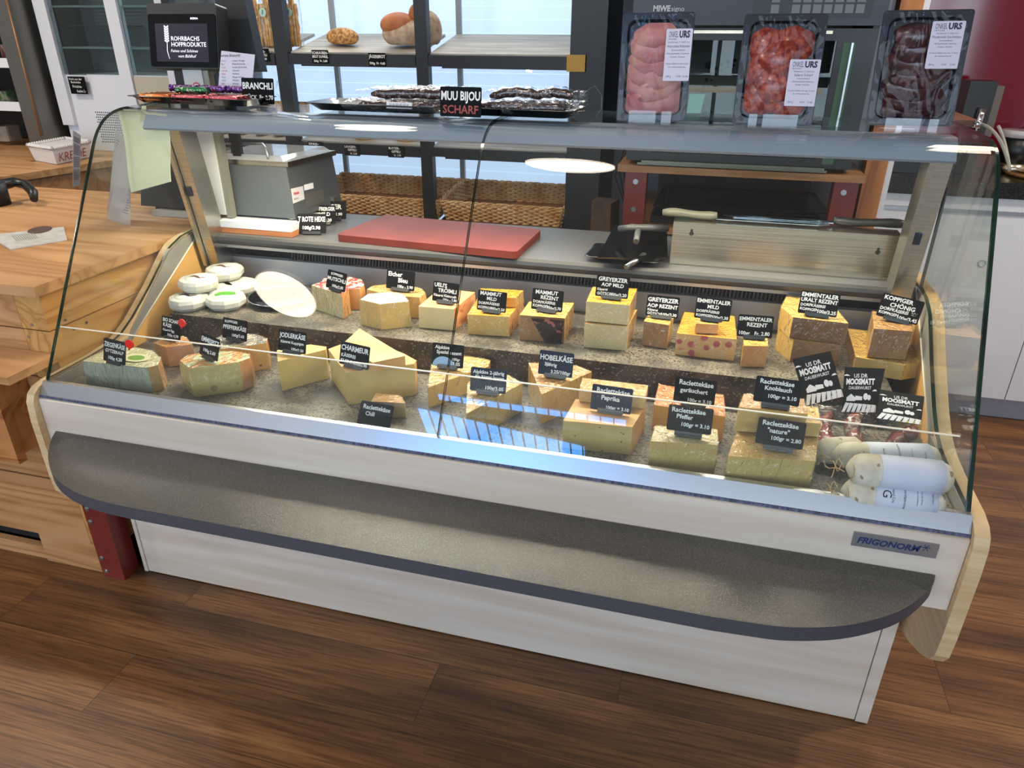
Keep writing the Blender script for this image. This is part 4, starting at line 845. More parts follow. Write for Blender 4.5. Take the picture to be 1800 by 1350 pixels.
# tray with slicer
def tray(name, label, cx, cy, z, w, d, h, rz, m, flare=0.02, cat='tray', group=None):
    t = thing(name, label, cat, (cx, cy, z), group); M0 = Matrix.Translation((cx, cy, 0)) @ Matrix.Rotation(math.radians(rz), 4, 'Z')
    bm = new(); lv = [(w-2*flare, d-2*flare, 0.0), (w, d, h), (w+0.012, d+0.012, h), (w+0.012, d+0.012, h-0.0015), (w-0.004, d-0.004, h-0.002), (w-2*flare-0.002, d-2*flare-0.002, 0.002)]
    rings = []
    for a, b, zz in lv: rings.append([bm.verts.new(M0 @ Vector((x, y, z+zz))) for x, y in rrect(a, b, 0.015, 3)])
    for a, b in zip(rings, rings[1:]):
        for i in range(len(a)): j = (i+1) % len(a); f = bm.faces.new([a[i], a[j], b[j], b[i]]); f.smooth = True
    bm.faces.new(rings[-1]); bm.faces.new(rings[0][::-1]); obj('tray_body', bm, m, t); return t
M_tray = mat('glossy black tray', '101113', 0.12, spec=0.8)
c = P(1100, 448, z=TOPZ+0.01); tray('serving_tray', 'black glossy tray under the cheese slicer on the worktop', c.x, c.y, TOPZ+0.001, 0.19, 0.13, 0.016, -4, M_tray)
t = thing('cheese_plane', 'dark cheese cutter with curved grip and striped handle on black tray', 'cheese cutter', (c.x, c.y, TOPZ+0.02))
a, b, c_, d = [P(u, v, z=zz) for u, v, zz in ((1050, 453, .925), (1174, 453, .925), (1172, 396, .955), (1080, 396, .955))]
bm = new(); quad(bm, [a, b, c_, d], 0.002); obj('blade_plate', bm, mat('dark reflective steel', '55585c', 0.15, 1.0), t)
bm = new(); tube(bm, [P(1090, 402, z=.972), P(1110, 400, z=.985), P(1140, 400, z=.985), P(1172, 402, z=.972)], 0.009, 10); tube(bm, [P(1122, 402, z=.982), P(1118, 425, z=.962)], 0.008, 10); obj('grip', bm, mat('grey rubber grip', '3b3d3e', 0.5), t)
bm = new(); tube(bm, [P(1133, 448, z=.925), P(1100, 470, z=.905)], [0.008, 0.007], 8); obj('handle', bm, mat('striped steel handle', '4c4e50', 0.3, 0.9, col2='8f9194', scale=300), t)
# board, white slab under the packer
t = thing('base_board', 'small orange wood board with white slab on top under the vacuum packer', 'board', (0.17, 0.8, TOPZ))
w0 = P(387, 399, z=TOPZ+0.018); w1 = P(520, 412, z=TOPZ+0.018)
yb0 = min(w0.y, w1.y)-0.002
bm = new(); box(bm, 0.058, 0.306, 0.668, 0.98, TOPZ+0.001, TOPZ+0.017); obj('wood_layer', bm, mat('orange wood', 'b06a3c', 0.5, col2='c47f4e', scale=5, stretch=(1, 8, 8)), t)
bm = new(); box(bm, 0.056, 0.305, 0.667, 0.98, TOPZ+0.0172, TOPZ+0.037); obj('white_slab', bm, M_white, t)
# vacuum packer
M_pk = mat('slate grey housing', '474b4d', 0.4, col2='505557', scale=300); M_pkd = mat('dark grey housing', '2b2d2f', 0.42)
t = thing('vacuum_packer', 'slate grey table top vacuum packer with clear lid and steel rim', 'vacuum packer', (0.16, 0.85, TOPZ+0.038))
zb_ = TOPZ+0.044
bm = new(); fr_ = [P(415, 372, y=0.72), P(512, 379, y=0.72)]
px0, px1 = 0.02, 0.292
prism(bm, [(px0, 0.722), (px1, 0.722), (px1+0.02, 0.98), (px0, 0.98)], zb_, 1.085, top=[(px0, 0.742), (px1-0.022, 0.742), (px1-0.0, 0.985), (px0, 0.985)])
bevel(bm, 0.006, 2, 40); pk = obj('housing', bm, M_pk, t)
bm = new(); prism(bm, [(px0-0.005, 0.742), (px1-0.015, 0.742), (px1+0.012, 0.99), (px0-0.005, 0.99)], 1.086, 1.101); bevel(bm, 0.004, 2, 40); obj('steel_rim', bm, M_steel, t)
bm = new(); prism(bm, [(px0+0.005, 0.738), (px1-0.026, 0.738), (px1-0.002, 0.98), (px0+0.005, 0.98)], 1.1015, 1.116, top=[(px0+0.02, 0.75), (px1-0.04, 0.75), (px1-0.016, 0.965), (px0+0.02, 0.965)]); obj('clear_lid', bm, clear('grey tinted lid', (0.8, 0.82, 0.85), haze=0.25, rough=0.05), t)
bm = new(); hh = [P(395, 253, y=0.78), P(462, 253, y=0.76), P(468, 262, y=0.75), P(474, 288, y=0.742)]; tube(bm, hh, 0.0035, 8); obj('lid_handle', bm, M_bolt, t)
bm = new()
for x, y in ((px0+0.03, 0.74), (px1-0.02, 0.74), (px1-0.01, 0.93)): tube(bm, [(x, y, zb_-0.006), (x, y, zb_+0.002)], 0.012, 12)
obj('rubber_feet', bm, mat('beige rubber', 'b9ac8e', 0.6), t)
def onside(u, v):    # the packer's slanting right side
    p0_ = Vector((px1, 0.715, zb_)); n_ = Vector((0.265, -0.02, 0.03)).normalized(); n_ = Vector((1, -0.075, 0.155)).normalized()
    dr = P(u, v, z=0)-CC; s = (p0_-CC).dot(n_)/dr.dot(n_); return CC+dr*s+n_*0.001
bm = new(); quad(bm, [onside(515, 358), onside(535, 350), onside(532, 327), onside(511, 332)], 0.0006); lb = obj('service_sticker', bm, mat('pale sticker', 'cfccd0', 0.5), t)
bm = new(); q = [onside(516, 343), onside(530, 339)]; X = (q[1]-q[0]).normalized(); Z = Vector((1, -0.075, 0.155)).normalized(); Y = Z.cross(X)
MX = Matrix.Identity(4)
for i in range(3): MX[i][0] = X[i]; MX[i][1] = Y[i]; MX[i][2] = Z[i]; MX[i][3] = (q[0]+Z*0.0012)[i]
text_bm(bm, 'frimb', w=0.03, h=0.009, mtx=MX, bold=0.03); obj('red_lettering', bm, mat('red print', 'd2352c', 0.5), lb)
bm = new(); MX2 = MX.copy(); o_ = onside(516, 352)+Z*0.001
for i in range(3): MX2[i][3] = o_[i]
text_bm(bm, 'SERVICE', w=0.028, h=0.005, mtx=MX2); obj('dark_lettering', bm, M_black_ink, lb)
bm = new(); quad(bm, [onside(535, 335), onside(551, 331), onside(550, 321), onside(534, 325)], 0.0006); obj('address_sticker', bm, M_paper, t)
bm = new(); quad(bm, [onside(538, 365), onside(570, 354), onside(567, 333), onside(536, 340)], 0.0006); obj('type_plate', bm, mat('grey type plate', '7d7b74', 0.4, 0.6), t)
bm = new(); c = P(582, 352, y=0.93); box(bm, c.x-0.014, c.x+0.016, 0.92, 0.95, c.z-0.006, c.z+0.012); bevel(bm, 0.003); obj('hose_connector', bm, M_bolt, t)
# scale with customer screen
t = thing('shop_scale', 'dark shop scale with white column and tilted black customer screen', 'scale', (0.0, 0.86, 0.9))
bm = new(); s0, s1 = -0.33, -0.022
prism(bm, [(s0, 0.80), (s1, 0.80), (s1, 1.05), (s0, 1.05)], 0.925, 1.07, top=[(s0+0.02, 0.82), (s1, 0.82), (s1, 1.05), (s0+0.02, 1.05)]); bevel(bm, 0.008, 2, 40); obj('scale_body', bm, M_pkd, t)
bm = new(); box(bm, s0+0.06, s1, 0.775, 0.83, 0.9015, 0.918); obj('white_foot_plate', bm, mat('pale grey plastic', 'b5b3ab', 0.5), t)
bm = new(); box(bm, s0+0.03, s1, 0.83, 1.0, 0.9015, 0.925); obj('base', bm, M_black, t)
bm = new(); box(bm, s0+0.015, s1+0.03, 0.83, 1.05, 1.0705, 1.085); obj('scale_plate', bm, M_steel, t)
bm = new(); box(bm, 0.012, 0.074, 0.690, 0.712, 0.944, 1.36); bevel(bm, 0.002); obj('white_column', bm, mat('off white column', 'c3c6c8', 0.4), t)
bm = new(); box(bm, 0.0745, 0.092, 0.694, 0.718, 0.935, 1.36); obj('column_side', bm, mat('greenish grey column side', '8f8f84', 0.4, 0.4), t)
for sx_ in ((-0.06, 0.010), (0.093, 0.12)):
    bm = new(); box(bm, sx_[0], sx_[1], 0.745, 0.76, 1.11, 1.37); obj('black_stand', bm, M_black, t)
bm = new(); cz = P(346, 153, y=0.689); tube(bm, [(cz.x, 0.6895, cz.z), (cz.x, 0.6885, cz.z)], 0.013, 20); lg = obj('round_red_sticker', bm, mat('red sticker print', 'c0586a', 0.5), t)
bm = new(); tube(bm, [(cz.x, 0.6884, cz.z), (cz.x, 0.688, cz.z)], 0.0085, 20); obj('sticker_centre', bm, M_paper, lg)
# screen head leans back
TLs, TRs, BRs, BLs = P(250, 26, y=0.685), P(370, 26, y=0.685), P(382, 119, y=0.66), P(268, 117, y=0.66)
X = ((TRs-TLs)+(BRs-BLs)).normalized(); Yv = ((TLs-BLs)+(TRs-BRs)); Yv = (Yv-X*Yv.dot(X)).normalized(); Z = X.cross(Yv); wd = ((TRs-TLs).length+(BRs-BLs).length)/2; ht = (TLs-BLs).length
o_ = (BLs+BRs)/2-X*wd/2
def frame_m(off):
    MX = Matrix.Identity(4); q = o_+Z*off
    for i in range(3): MX[i][0] = X[i]; MX[i][1] = Yv[i]; MX[i][2] = Z[i]; MX[i][3] = q[i]
    return MX
bm = new(); prism(bm, rrect(wd+0.006, ht+0.03, 0.008, 3, wd/2, ht/2+0.012), -0.05, -0.0006, mtx=frame_m(0)); bevel(bm, 0.003, 2, 50); obj('screen_housing', bm, M_pkd, t)
bm = new(); prism(bm, rrect(wd, ht, 0.006, 3, wd/2, ht/2), -0.0005, 0.002, mtx=frame_m(0)); sf = obj('screen_glass', bm, mat('glossy black glass front', '0a0b0d', 0.08), t)
bm = new(); prism(bm, rrect(wd*.78, ht*.72, 0.001, 1, wd*.49, ht*.46), 0.0021, 0.0024, mtx=frame_m(0)); sc_ = obj('lit_display', bm, mat('lit display', '1c1b26', 0.2, emit='3a3448', estr=0.35), sf)
bm = new(); MXs = frame_m(0.0027)
text_bm(bm, 'ROHRBACHS', w=wd*.48, h=ht*.085, x=wd*.335, y=ht*.50, mtx=MXs, bold=.01); text_bm(bm, 'HOFPRODUKTE', w=wd*.56, h=ht*.085, x=wd*.335, y=ht*.39, mtx=MXs, bold=.01)
text_bm(bm, 'Feines und Schönes', w=wd*.58, h=ht*.06, x=wd*.32, y=ht*.28, mtx=MXs, shear=.3); text_bm(bm, 'vom Bühlhof', w=wd*.38, h=ht*.06, x=wd*.43, y=ht*.18, mtx=MXs, shear=.3)
text_bm(bm, 'BIZERBA', w=wd*.18, h=ht*.035, x=wd*.64, y=ht*.90, mtx=MXs, bold=.03)
for k in range(7):      # ear of wheat
    yy = ht*(.46+.045*k); 
    for s in (-1, 1):
        q = [Vector((wd*.27, yy, 0)), Vector((wd*.27+s*wd*.035, yy+ht*.03, 0)), Vector((wd*.27+s*wd*.03, yy+ht*.06, 0)), Vector((wd*.27+s*0.0005, yy+ht*.035, 0))]
        bm.faces.new([bm.verts.new(MXs @ v) for v in q])
q = [Vector((wd*.268, ht*.46, 0)), Vector((wd*.262, ht*.30, 0)), Vector((wd*.29, ht*.15, 0)), Vector((wd*.296, ht*.15, 0)), Vector((wd*.272, ht*.30, 0)), Vector((wd*.276, ht*.46, 0))]
bm.faces.new([bm.verts.new(MXs @ v) for v in q])
obj('display_writing', bm, mat('bright display writing', 'e8e8f0', 0.5, emit='e8e8f4', estr=0.75), sf)
# operator side screen
t = thing('operator_screen', 'large black operator screen seen from behind, beside the customer screen', 'screen', (0.2, 0.78, 1.3))
q = [P(378, -10, y=0.80), P(428, -10, y=0.80), P(456, 122, y=0.76), P(380, 122, y=0.76)]
bm = new(); quad(bm, [q[3], q[2], q[1], q[0]], 0.04); bevel(bm, 0.006, 2, 40); obj('rear_cover', bm, mat('blue black cover', '131822', 0.45), t)
bm = new(); a = P(385, 122, y=0.79); tube(bm, [(a.x+0.01, 0.79, 1.09), (a.x+0.01, 0.79, a.z+0.02)], 0.012, 10); obj('screen_arm', bm, M_black, t)
# fanned cards beside the packer
for k, (u, v, ls, lab) in enumerate(((548, 405, [('T ROTE HEXE', .5, .6, .26, Ce), ('100g/2.90', .8, .2, .18, Ri)], 'frontmost of three spare cards leaning beside the vacuum packer'), (566, 388, [('SCHAFBERGER', .5, .7, .2, Ce), ('MILD', .6, .42, .2, Ce), ('100g/3.20', .85, .12, .16, Ri)], 'middle one of three spare cards leaning beside the vacuum packer'), (585, 380, [('ZIGER', .5, .56, .26, Ce), ('100g/1.90', .85, .2, .16, Ri)], 'rearmost of three spare cards leaning beside the vacuum packer'))):
    p = P(u, v+8, z=TOPZ); card(lab, (p.x, p.y, TOPZ+0.001), ls, w=0.088, h=0.058, yaw=14, lean=24, roll=0, foot=M_foot2 if k == 1 else M_foot, group='spare cards on the worktop')

# ------------------------------------------------------------------ on top of the glass
GZ = 1.2775
def gz(y): return 1.2724+(y-0.44)*(0.0046/0.22) if y > 0.44 else 1.2724
t = tray('sweets_tray', 'slim black tray of foil wrapped bars on the left of glass top', 0.178, 0.535, gz(.60)+0.002, 0.37, 0.12, 0.018, -4, M_tray)
foil = [('orange foil', 'd4762f'), ('pink foil', 'd1566d'), ('purple foil', '5b2f8a'), ('green foil', '1f7d4f')]
fm = [mat(n, c, 0.22, 0.85, col2='f0d6c0', scale=180, ramp=(0.5, 0.75), bump=0.6) for n, c in foil]
def twist(label, p0, p1, r, m):
    p0, p1 = Vector(p0), Vector(p1); d = p1-p0
    bm = new(); ff = [0, .05, .09, .12, .3, .5, .7, .88, .91, .95, 1]; rr = [1.1, .8, .45, 1, 1, 1, 1, 1, .45, .8, 1.1]
    tube(bm, [p0+d*a for a in ff], [r*a for a in rr], 8); return tag(obj('foil_wrapped_bar', bm, m), label, 'chocolate bar', 'foil wrapped bars on the black tray')
ztr = gz(.60)+0.0135
lab_b = ['orange', 'pink', 'purple', 'green']
for k in range(4): twist('orange foil wrapped bar at the left end of the sweets tray', (0.02+0.002*k, 0.500+0.019*k, ztr+0.003), (0.115, 0.498+0.019*k, ztr+0.003), 0.009, fm[0])
for k in range(4): twist('pink foil wrapped bar in the middle row of the sweets tray', (0.122+0.004*k, 0.494+0.019*k, ztr+0.003), (0.222, 0.490+0.019*k, ztr+0.003), 0.009, fm[1])
for k in range(3): twist('pink foil wrapped bar at the right end of the sweets tray', (0.228, 0.488+0.019*k, ztr+0.003), (0.325, 0.484+0.019*k, ztr+0.003), 0.009, fm[1])
for k in range(3): twist('purple foil wrapped bar lying at the rear of the sweets tray', (0.06+0.09*k, 0.570, ztr+0.021), (0.143+0.09*k, 0.568, ztr+0.021), 0.009, fm[2])
twist('green foil wrapped bar lying across the pink ones', (0.118, 0.520, ztr+0.0205), (0.205, 0.53, ztr+0.0205), 0.0085, fm[3])
cardlines = [('BRANCHLI', .5, .58, .26, Ce), ('STÜCK  Fr. 2.70', .5, .18, .17, Ce)]
p = P(455, 187, z=gz(.45)); card('black sign beside the foil wrapped bars on the glass top', (p.x, p.y, gz(.45)+0.0015), cardlines, w=0.098, h=0.062, lean=8, yaw=-4, group='black signs on the glass top')
p = P(812, 210, z=gz(.4)); card('dark sign with white and red writing on the second sausage tray', (p.x, p.y-0.01, gz(.42)+0.002), [('MUU BIJOU', .5, .56, .30, Ce)], w=0.098, h=0.062, lean=6, yaw=-3, group='black signs on the glass top', foot=None,
     deco=lambda t, w, h, up: (lambda b_: (text_bm(b_, 'SCHARF', w=w*.86, h=h*.28, x=0, y=up+h*.12, align='CENTER', bold=.02, z=0.0008), obj('red_lettering', b_, mat('dull red chalk', '9c4b44', 0.7), t, local=True)))(new()))
# list of flavours
q = [P(382, 172, y=0.60), P(441, 172, y=0.60), P(448, 96, y=0.63), P(389, 89, y=0.63)]
t = thing('flavour_list', 'white printed list standing behind the sign and foil wrapped bars', 'paper list', tuple(q[0]))
bm = new(); quad(bm, q, 0.0008); obj('sheet', bm, mat('lilac white paper', 'd9d3e0', 0.7), t)
X = (q[1]-q[0]).normalized(); Z = X.cross(q[3]-q[0]).normalized(); Y = Z.cross(X); MX = Matrix.Identity(4)
for i in range(3): MX[i][0] = X[i]; MX[i][1] = Y[i]; MX[i][2] = Z[i]; MX[i][3] = (q[0]+Z*0.0006)[i]
wd = (q[1]-q[0]).length; ht = (q[3]-q[0]).length
bm = new(); text_bm(bm, 'Sorten Branchli:', w=wd*.7, h=ht*.06, x=wd*.12, y=ht*.86, mtx=MX)
right = ['weisser Nougat', 'Milchschokolade', 'dunkle Schokolade', 'Caramel', 'Himbeer', 'Mango-Passion', 'Pistache', 'Orange', 'Nuss', 'Banane Nib', 'Honig Nougat']
for k, s in enumerate(right): text_bm(bm, s, w=wd*.45, h=ht*.036, x=wd*.48, y=ht*(.76-.068*k), mtx=MX)
obj('dark_text', bm, M_black_ink, t)
for k, (s, c) in enumerate((('Weiss', '8a8f9a'), ('Rot', 'c0392b'), ('Gold', 'c79a2c'), ('Orange', 'd2822f'), ('Rosa', 'd0607c'), ('Grau', '7b7b7b'), ('Grün', '3f8f4f'), ('Rot', 'c0392b'), ('Violett', '5a3f94'), ('Pink', 'c94f8a'), ('Blau', '2f5fa8'))):
    bm = new(); text_bm(bm, s, w=wd*.3, h=ht*.036, x=wd*.16, y=ht*(.76-.068*k), mtx=MX); obj('coloured_word', bm, mat('word colour '+c, c, 0.6), t)
# sausage trays
M_sticks = mat('dark speckled sausage', '2e1a1c', 0.2, col2='a98a80', scale=130, ramp=(0.55, 0.70), detail=2, coat=0.5)
def stick(label, p0, p1, r, sag=0.0, band=True, group='dark sausages in clear bags on the glass top'):
    p0, p1 = Vector(p0), Vector(p1); d = p1-p0; n = 11
    t = thing('bagged_sausage', label, 'packed sausage', (p0.x, p0.y, min(p0.z, p1.z)-r), group)
    pts = [p0+d*(k/n)+Vector((0, 0, sag*math.sin(PI*k/n)+0.0012*math.sin(k*2.3))) for k in range(n+1)]
    bm = new(); tube(bm, pts, [r*(.35 if k in (0, n) else .85 if k in (1, n-1) else 1) for k in range(n+1)], 10); obj('sausage_stick', bm, M_sticks, t)
    bm = new(); m_ = n+1
    G = []
    for k in range(-1, n+2):
        c = pts[min(max(k, 0), n)]+(d.normalized()*(-0.03 if k < 0 else 0.03 if k > n else 0)); f_ = 1.9 if -1 < k < n+1 else 3.2
        G.append([bm.verts.new(c+Vector((0, math.cos(a)*r*f_*(1+.15*R.uniform(-1, 1)), math.sin(a)*r*(1.25 if -1 < k < n+1 else .9)*(1+.25*R.random())))) for a in [2*PI*j/10 for j in range(10)]])
    for a, b in zip(G, G[1:]):
        for j in range(10): bm.faces.new([a[j], a[(j+1) % 10], b[(j+1) % 10], b[j]])
    obj('clear_bag', bm, M_bag, t, smooth=True)
    if band:
        q = p0+d*0.5; bm = new(); dd = d.normalized()
        quad(bm, [q-dd*0.032+Vector((0, -r*1.3, -r*0.5)), q+dd*0.032+Vector((0, -r*1.3, -r*0.5)), q+dd*0.032+Vector((0, -r*1.0, r*0.8)), q-dd*0.032+Vector((0, -r*1.0, r*0.8))], 0.0006); lb = obj('bar_code_label', bm, M_paper, t)
        bm = new()
        for k in range(16):
            x = -0.024+0.003*k; w_ = 0.0005+0.0008*((k*7) % 3 == 0)
            quad(bm, [q+dd*x+Vector((0, -r*1.32, -r*0.3)), q+dd*(x+w_)+Vector((0, -r*1.32, -r*0.3)), q+dd*(x+w_)+Vector((0, -r*1.09, r*0.55)), q+dd*x+Vector((0, -r*1.09, r*0.55))], 0.0003)
        obj('bars', bm, M_black_ink, lb)
c = P(655, 193, z=gz(.5)+0.01); zt_ = gz(.62)+0.002; tray('sausage_tray', 'black tray with long bagged sausages in the middle of the glass top', c.x, 0.50, zt_, 0.34, 0.13, 0.018, -3, M_tray)
x0_ = P(556, 190, z=1.30).x-0.01; x1_ = P(750, 205, z=1.30).x-0.035; zz = zt_+0.016
stick('front long bagged sausage with bar code label', (x0_+0.03, 0.452, zz), (x1_-0.02, 0.447, zz), 0.010)
stick('middle long bagged sausage lying in the first tray', (x0_+0.02, 0.488, zz+0.001), (x1_-0.03, 0.486, zz+0.001), 0.010, band=False)
stick('rear long bagged sausage lying in the first tray', (x0_+0.06, 0.524, zz), (x1_, 0.522, zz), 0.010, band=False)
stick('thick glossy bagged sausage lying on the others', (x0_+0.055, 0.470, zz+0.022), (x1_+0.015, 0.466, zz+0.024), 0.0115, sag=0.003, band=False)
stick('topmost bagged sausage with white label strip', (x0_+0.085, 0.508, zz+0.026), (x1_+0.01, 0.505, zz+0.028), 0.0105)
c2x = P(893, 207, z=gz(.5)+0.01).x; tray('sausage_tray', 'black tray with curled bagged sausages right of the first sausage tray', c2x, 0.495, zt_, 0.27, 0.13, 0.018, -3, M_tray)
for k, (dx0, dy0, dx1, dy1, dz, lab) in enumerate(((-.10, -.035, .02, -.03, 0, 'short bagged sausage behind the red lettered sign'), (0.0, -.036, .11, -.04, 0, 'short bagged sausage at the front right of second tray'), (-.09, .0, .05, .012, 0, 'short bagged sausage across the middle of second tray'), (.0, .035, .115, .02, .0, 'short bagged sausage at the rear right of second tray'), (-.07, -.02, .045, -.012, .023, 'bagged sausage lying on top, left in second tray'), (.02, .0, .12, -.01, .023, 'bagged sausage lying on top, right in second tray'))):
    stick(lab, (c2x+dx0, .495+dy0, zz+dz), (c2x+dx1, .495+dy1, zz+dz+0.004), 0.0105, sag=0.008 if dz else 0.002, band=False)
bm = new(); a = P(1015, 205, y=.47); tube(bm, [(a.x-0.01, .47, 1.297), (a.x+0.012, .47, 1.330), (a.x+0.035, .47, 1.345), (a.x+0.052, .47, 1.325), (a.x+0.052, .47, 1.297), (a.x+0.040, .47, 1.2795)], 0.0012, 6)
tag(obj('film_loop', bm, M_acryl), 'clear curled film strip at the right end of the second tray', 'film strip')
# three packs of sliced meat on acrylic stands
M_tr = mat('dark blue black pack tray', '070a14', 0.25, spec=0.4); M_lbl = mat('lilac white label', 'cfcbdb', 0.6)
def pack(label, tl, tr, br, bl, yt, yb, meat, lbl, lines, kind):
    TL, TR, BR, BL = P(*tl, y=yt), P(*tr, y=yt), P(*br, y=yb), P(*bl, y=yb)
    X = ((TR-TL)+(BR-BL)).normalized(); Yv = (TL-BL)+(TR-BR); Yv = (Yv-X*Yv.dot(X)).normalized(); Z = X.cross(Yv)
    wd = ((TR-TL).length+(BR-BL).length)/2; ht = ((TL-BL).length+(TR-BR).length)/2; o = (BL+BR)/2
    t = thing('meat_pack', label, 'packed meat', (o.x, o.y, o.z), 'vacuum packs of sliced meat on the glass top')
    def MXf(off):
        M0 = Matrix.Identity(4); q = o+Z*off
        for i in range(3): M0[i][0] = X[i]; M0[i][1] = Yv[i]; M0[i][2] = Z[i]; M0[i][3] = q[i]
        return M0
    bm = new(); out = rrect(wd, ht, 0.006, 3, 0, ht/2); inn = rrect(wd*.84, ht*.88, 0.018, 4, 0, ht/2); inn2 = rrect(wd*.78, ht*.84, 0.016, 4, 0, ht/2)
    M0 = MXf(0)
    def ring(p_, z): return [bm.verts.new(M0 @ Vector((x, y, z))) for x, y in p_]
    out = rrect(wd, ht, 0.006, 4, 0, ht/2)
    r0, r1, r2, r3 = ring(out, 0), ring(inn, 0), ring(inn2, -0.010), ring(out, -0.0015)
    r4 = ring(rrect(wd*.86, ht*.90, 0.018, 4, 0, ht/2), -0.0015); r5 = ring(inn2, -0.012)
    for a, b in ((r0, r1), (r1, r2), (r0, r3), (r3, r4), (r4, r5)):
        for i in range(len(a)): j = (i+1) % len(a); bm.faces.new([a[i], a[j], b[j], b[i]])
    bm.faces.new(r2); bm.faces.new(r5[::-1]); obj('pack_tray', bm, M_tr, t)
    # overlapping slices
    layout = {'ham': [(0, .13, .40, .16), (.03, .24, .42, .17), (-.02, .36, .40, .17), (0, .47, .41, .16), (.02, .58, .38, .15), (-.02, .69, .36, .14), (0, .80, .33, .12)],
              'salami': [(-.16, .72, .26, .17), (.15, .73, .26, .17), (-.14, .50, .27, .18), (.14, .48, .27, .18), (-.17, .26, .27, .17), (.14, .25, .27, .17), (0, .37, .26, .17), (0, .61, .25, .16)],
              'dried': [(0, .14, .36, .11), (.04, .24, .37, .13), (-.04, .35, .37, .13), (.03, .46, .37, .14), (-.02, .57, .36, .14), (.0, .68, .34, .13), (-.06, .79, .28, .11)]}[kind]
    for k, (cx_, cy_, rx, ry) in enumerate(layout):
        bm = new(); z_ = -0.0085+0.0010*k+0.0006; N_ = 26; ph = R.random()*6
        rim = []; rim2 = []; 
        for j in range(N_):
            a = 2*PI*j/N_; q = 1+0.05*math.sin(3*a+ph)+0.03*math.sin(7*a+ph*2)
            x = max(-.385, min(.385, cx_+rx*math.cos(a)*q))*wd; y = max(.08, min(.91, cy_+ry*math.sin(a)*q))*ht
            rim.append(bm.verts.new(M0 @ Vector((x, y, z_+0.0008*math.sin(4*a+ph))))); rim2.append(bm.verts.new(M0 @ Vector((x, y, z_-0.0009+0.0008*math.sin(4*a+ph)))))
        c0 = bm.verts.new(M0 @ Vector((cx_*wd, cy_*ht, z_+0.0006)))
        for j in range(N_):
            j2 = (j+1) % N_; f = bm.faces.new([rim[j], rim[j2], c0]); f.smooth = True; bm.faces.new([rim[j], rim2[j], rim2[j2], rim[j2]])
        obj('meat_slice', bm, meat, t)
    bm = new(); G = []
    for i in range(13):
        row = []
        for j in range(11):
            x, y = (j/10-.5)*wd*.97, (i/12*.97+.015)*ht
            row.append(bm.verts.new(M0 @ Vector((x, y, 0.0016+0.0012*math.sin(i*1.9+j*2.3)*R.random()))))
        G.append(row)
    for i in range(12):
        for j in range(10): bm.faces.new([G[i][j], G[i][j+1], G[i+1][j+1], G[i+1][j]])
    obj('shrink_film', bm, clear('shiny shrink film', (0.97, 0.97, 1.0), rough=0.06, bump=0.8, bscale=22, haze=0.0, ior=1.3, stretch=(1, 1, 0.45)), t, smooth=True)
    lx, ly, lw, lh = lbl; ML = MXf(0.0042)
    bm = new(); prism(bm, rrect(lw*wd, lh*ht, 0.002, 2, (lx+lw/2)*wd, (ly+lh/2)*ht), 0, 0.0004, mtx=ML); lb = obj('paper_label', bm, M_lbl, t)
    bm = new(); MT = MXf(0.0048); x_, y_ = lx*wd, ly*ht; w_, h_ = lw*wd, lh*ht
    text_bm(bm, 'ONKEL', w=w_*.36, h=h_*.12, x=x_+w_*.1, y=y_+h_*.84, mtx=MT); text_bm(bm, 'URS', w=w_*.40, h=h_*.13, x=x_+w_*.50, y=y_+h_*.835, mtx=MT, bold=.045)
    text_bm(bm, 'METZGEREI', w=w_*.3, h=h_*.03, x=x_+w_*.1, y=y_+h_*.79, mtx=MT)
    for k, s in enumerate(lines): text_bm(bm, s, w=w_*.86, h=h_*(.055 if k == 1 else .033), x=x_+w_*.5, y=y_+h_*(.73-.065*k-(.02 if k else 0)), align='CENTER', mtx=MT)
    for k, s in ((.1, '250 g'), (.5, 'CHF'), (.75, '12.40')): text_bm(bm, s, w=w_*.2, h=h_*.04, x=x_+w_*k, y=y_+h_*.07, mtx=MT)
    obj('label_print', bm, mat('dark violet print', '2b2540', 0.6), lb)
    # clear stand
    bm = new(); sx = wd*.30
    pz = gz(.44)+0.0012
    f0 = o+X*(-sx); f1 = o+X*sx; yb_ = o.y
    box(bm, f0.x, f1.x, yb_-0.030, yb_+0.11, pz, pz+0.0025)
    box(bm, f0.x, f1.x, yb_-0.026, yb_-0.0235, pz+0.0025, pz+0.026)
    quad(bm, [Vector((f0.x, yb_+0.013, pz+0.003)), Vector((f1.x, yb_+0.013, pz+0.003)), Vector((f1.x, yb_+0.055, pz+0.16)), Vector((f0.x, yb_+0.055, pz+0.16))], 0.0025)
    tag(obj('acrylic_stand', bm, M_acryl), 'clear stand carrying the '+label.split(' on a')[0], 'stand', 'clear stands under the meat packs')
M_ham = C_('pale pink ham', 'b05f66', 'd8a48e'); M_sal = mat('red salami slice', '7c1f1a', 0.35, col2='b8573c', scale=90, detail=3, ramp=(.42, .66), coat=.3); M_dri = mat('dark purple dried meat', '2a0c10', 0.3, col2='4a1a20', scale=40, detail=5, coat=.4)
txt = ['Dorfstrasse 7, 3425 Ort', 'Hinterschinken Rohschinken', 'Schweinefleisch', 'Nitritpökelsalz, Gewürze', 'Zucker, Schweiz', '', 'Product haltbar bei max. 5 Grad', 'Zu verbrauchen bis']
pack('pale pink sliced ham pack on a clear stand at left', (1108, 24), (1234, 20), (1206, 215), (1082, 212), .50, .47, M_ham, (.13, .38, .36, .47), txt, 'ham')
txt2 = list(txt); txt2[1] = 'Salami Scharf'; pack('red sliced sausage pack on a clear stand in the middle', (1322, 25), (1468, 24), (1428, 222), (1285, 218), .50, .47, M_sal, (.12, .18, .37, .42), txt2, 'salami')
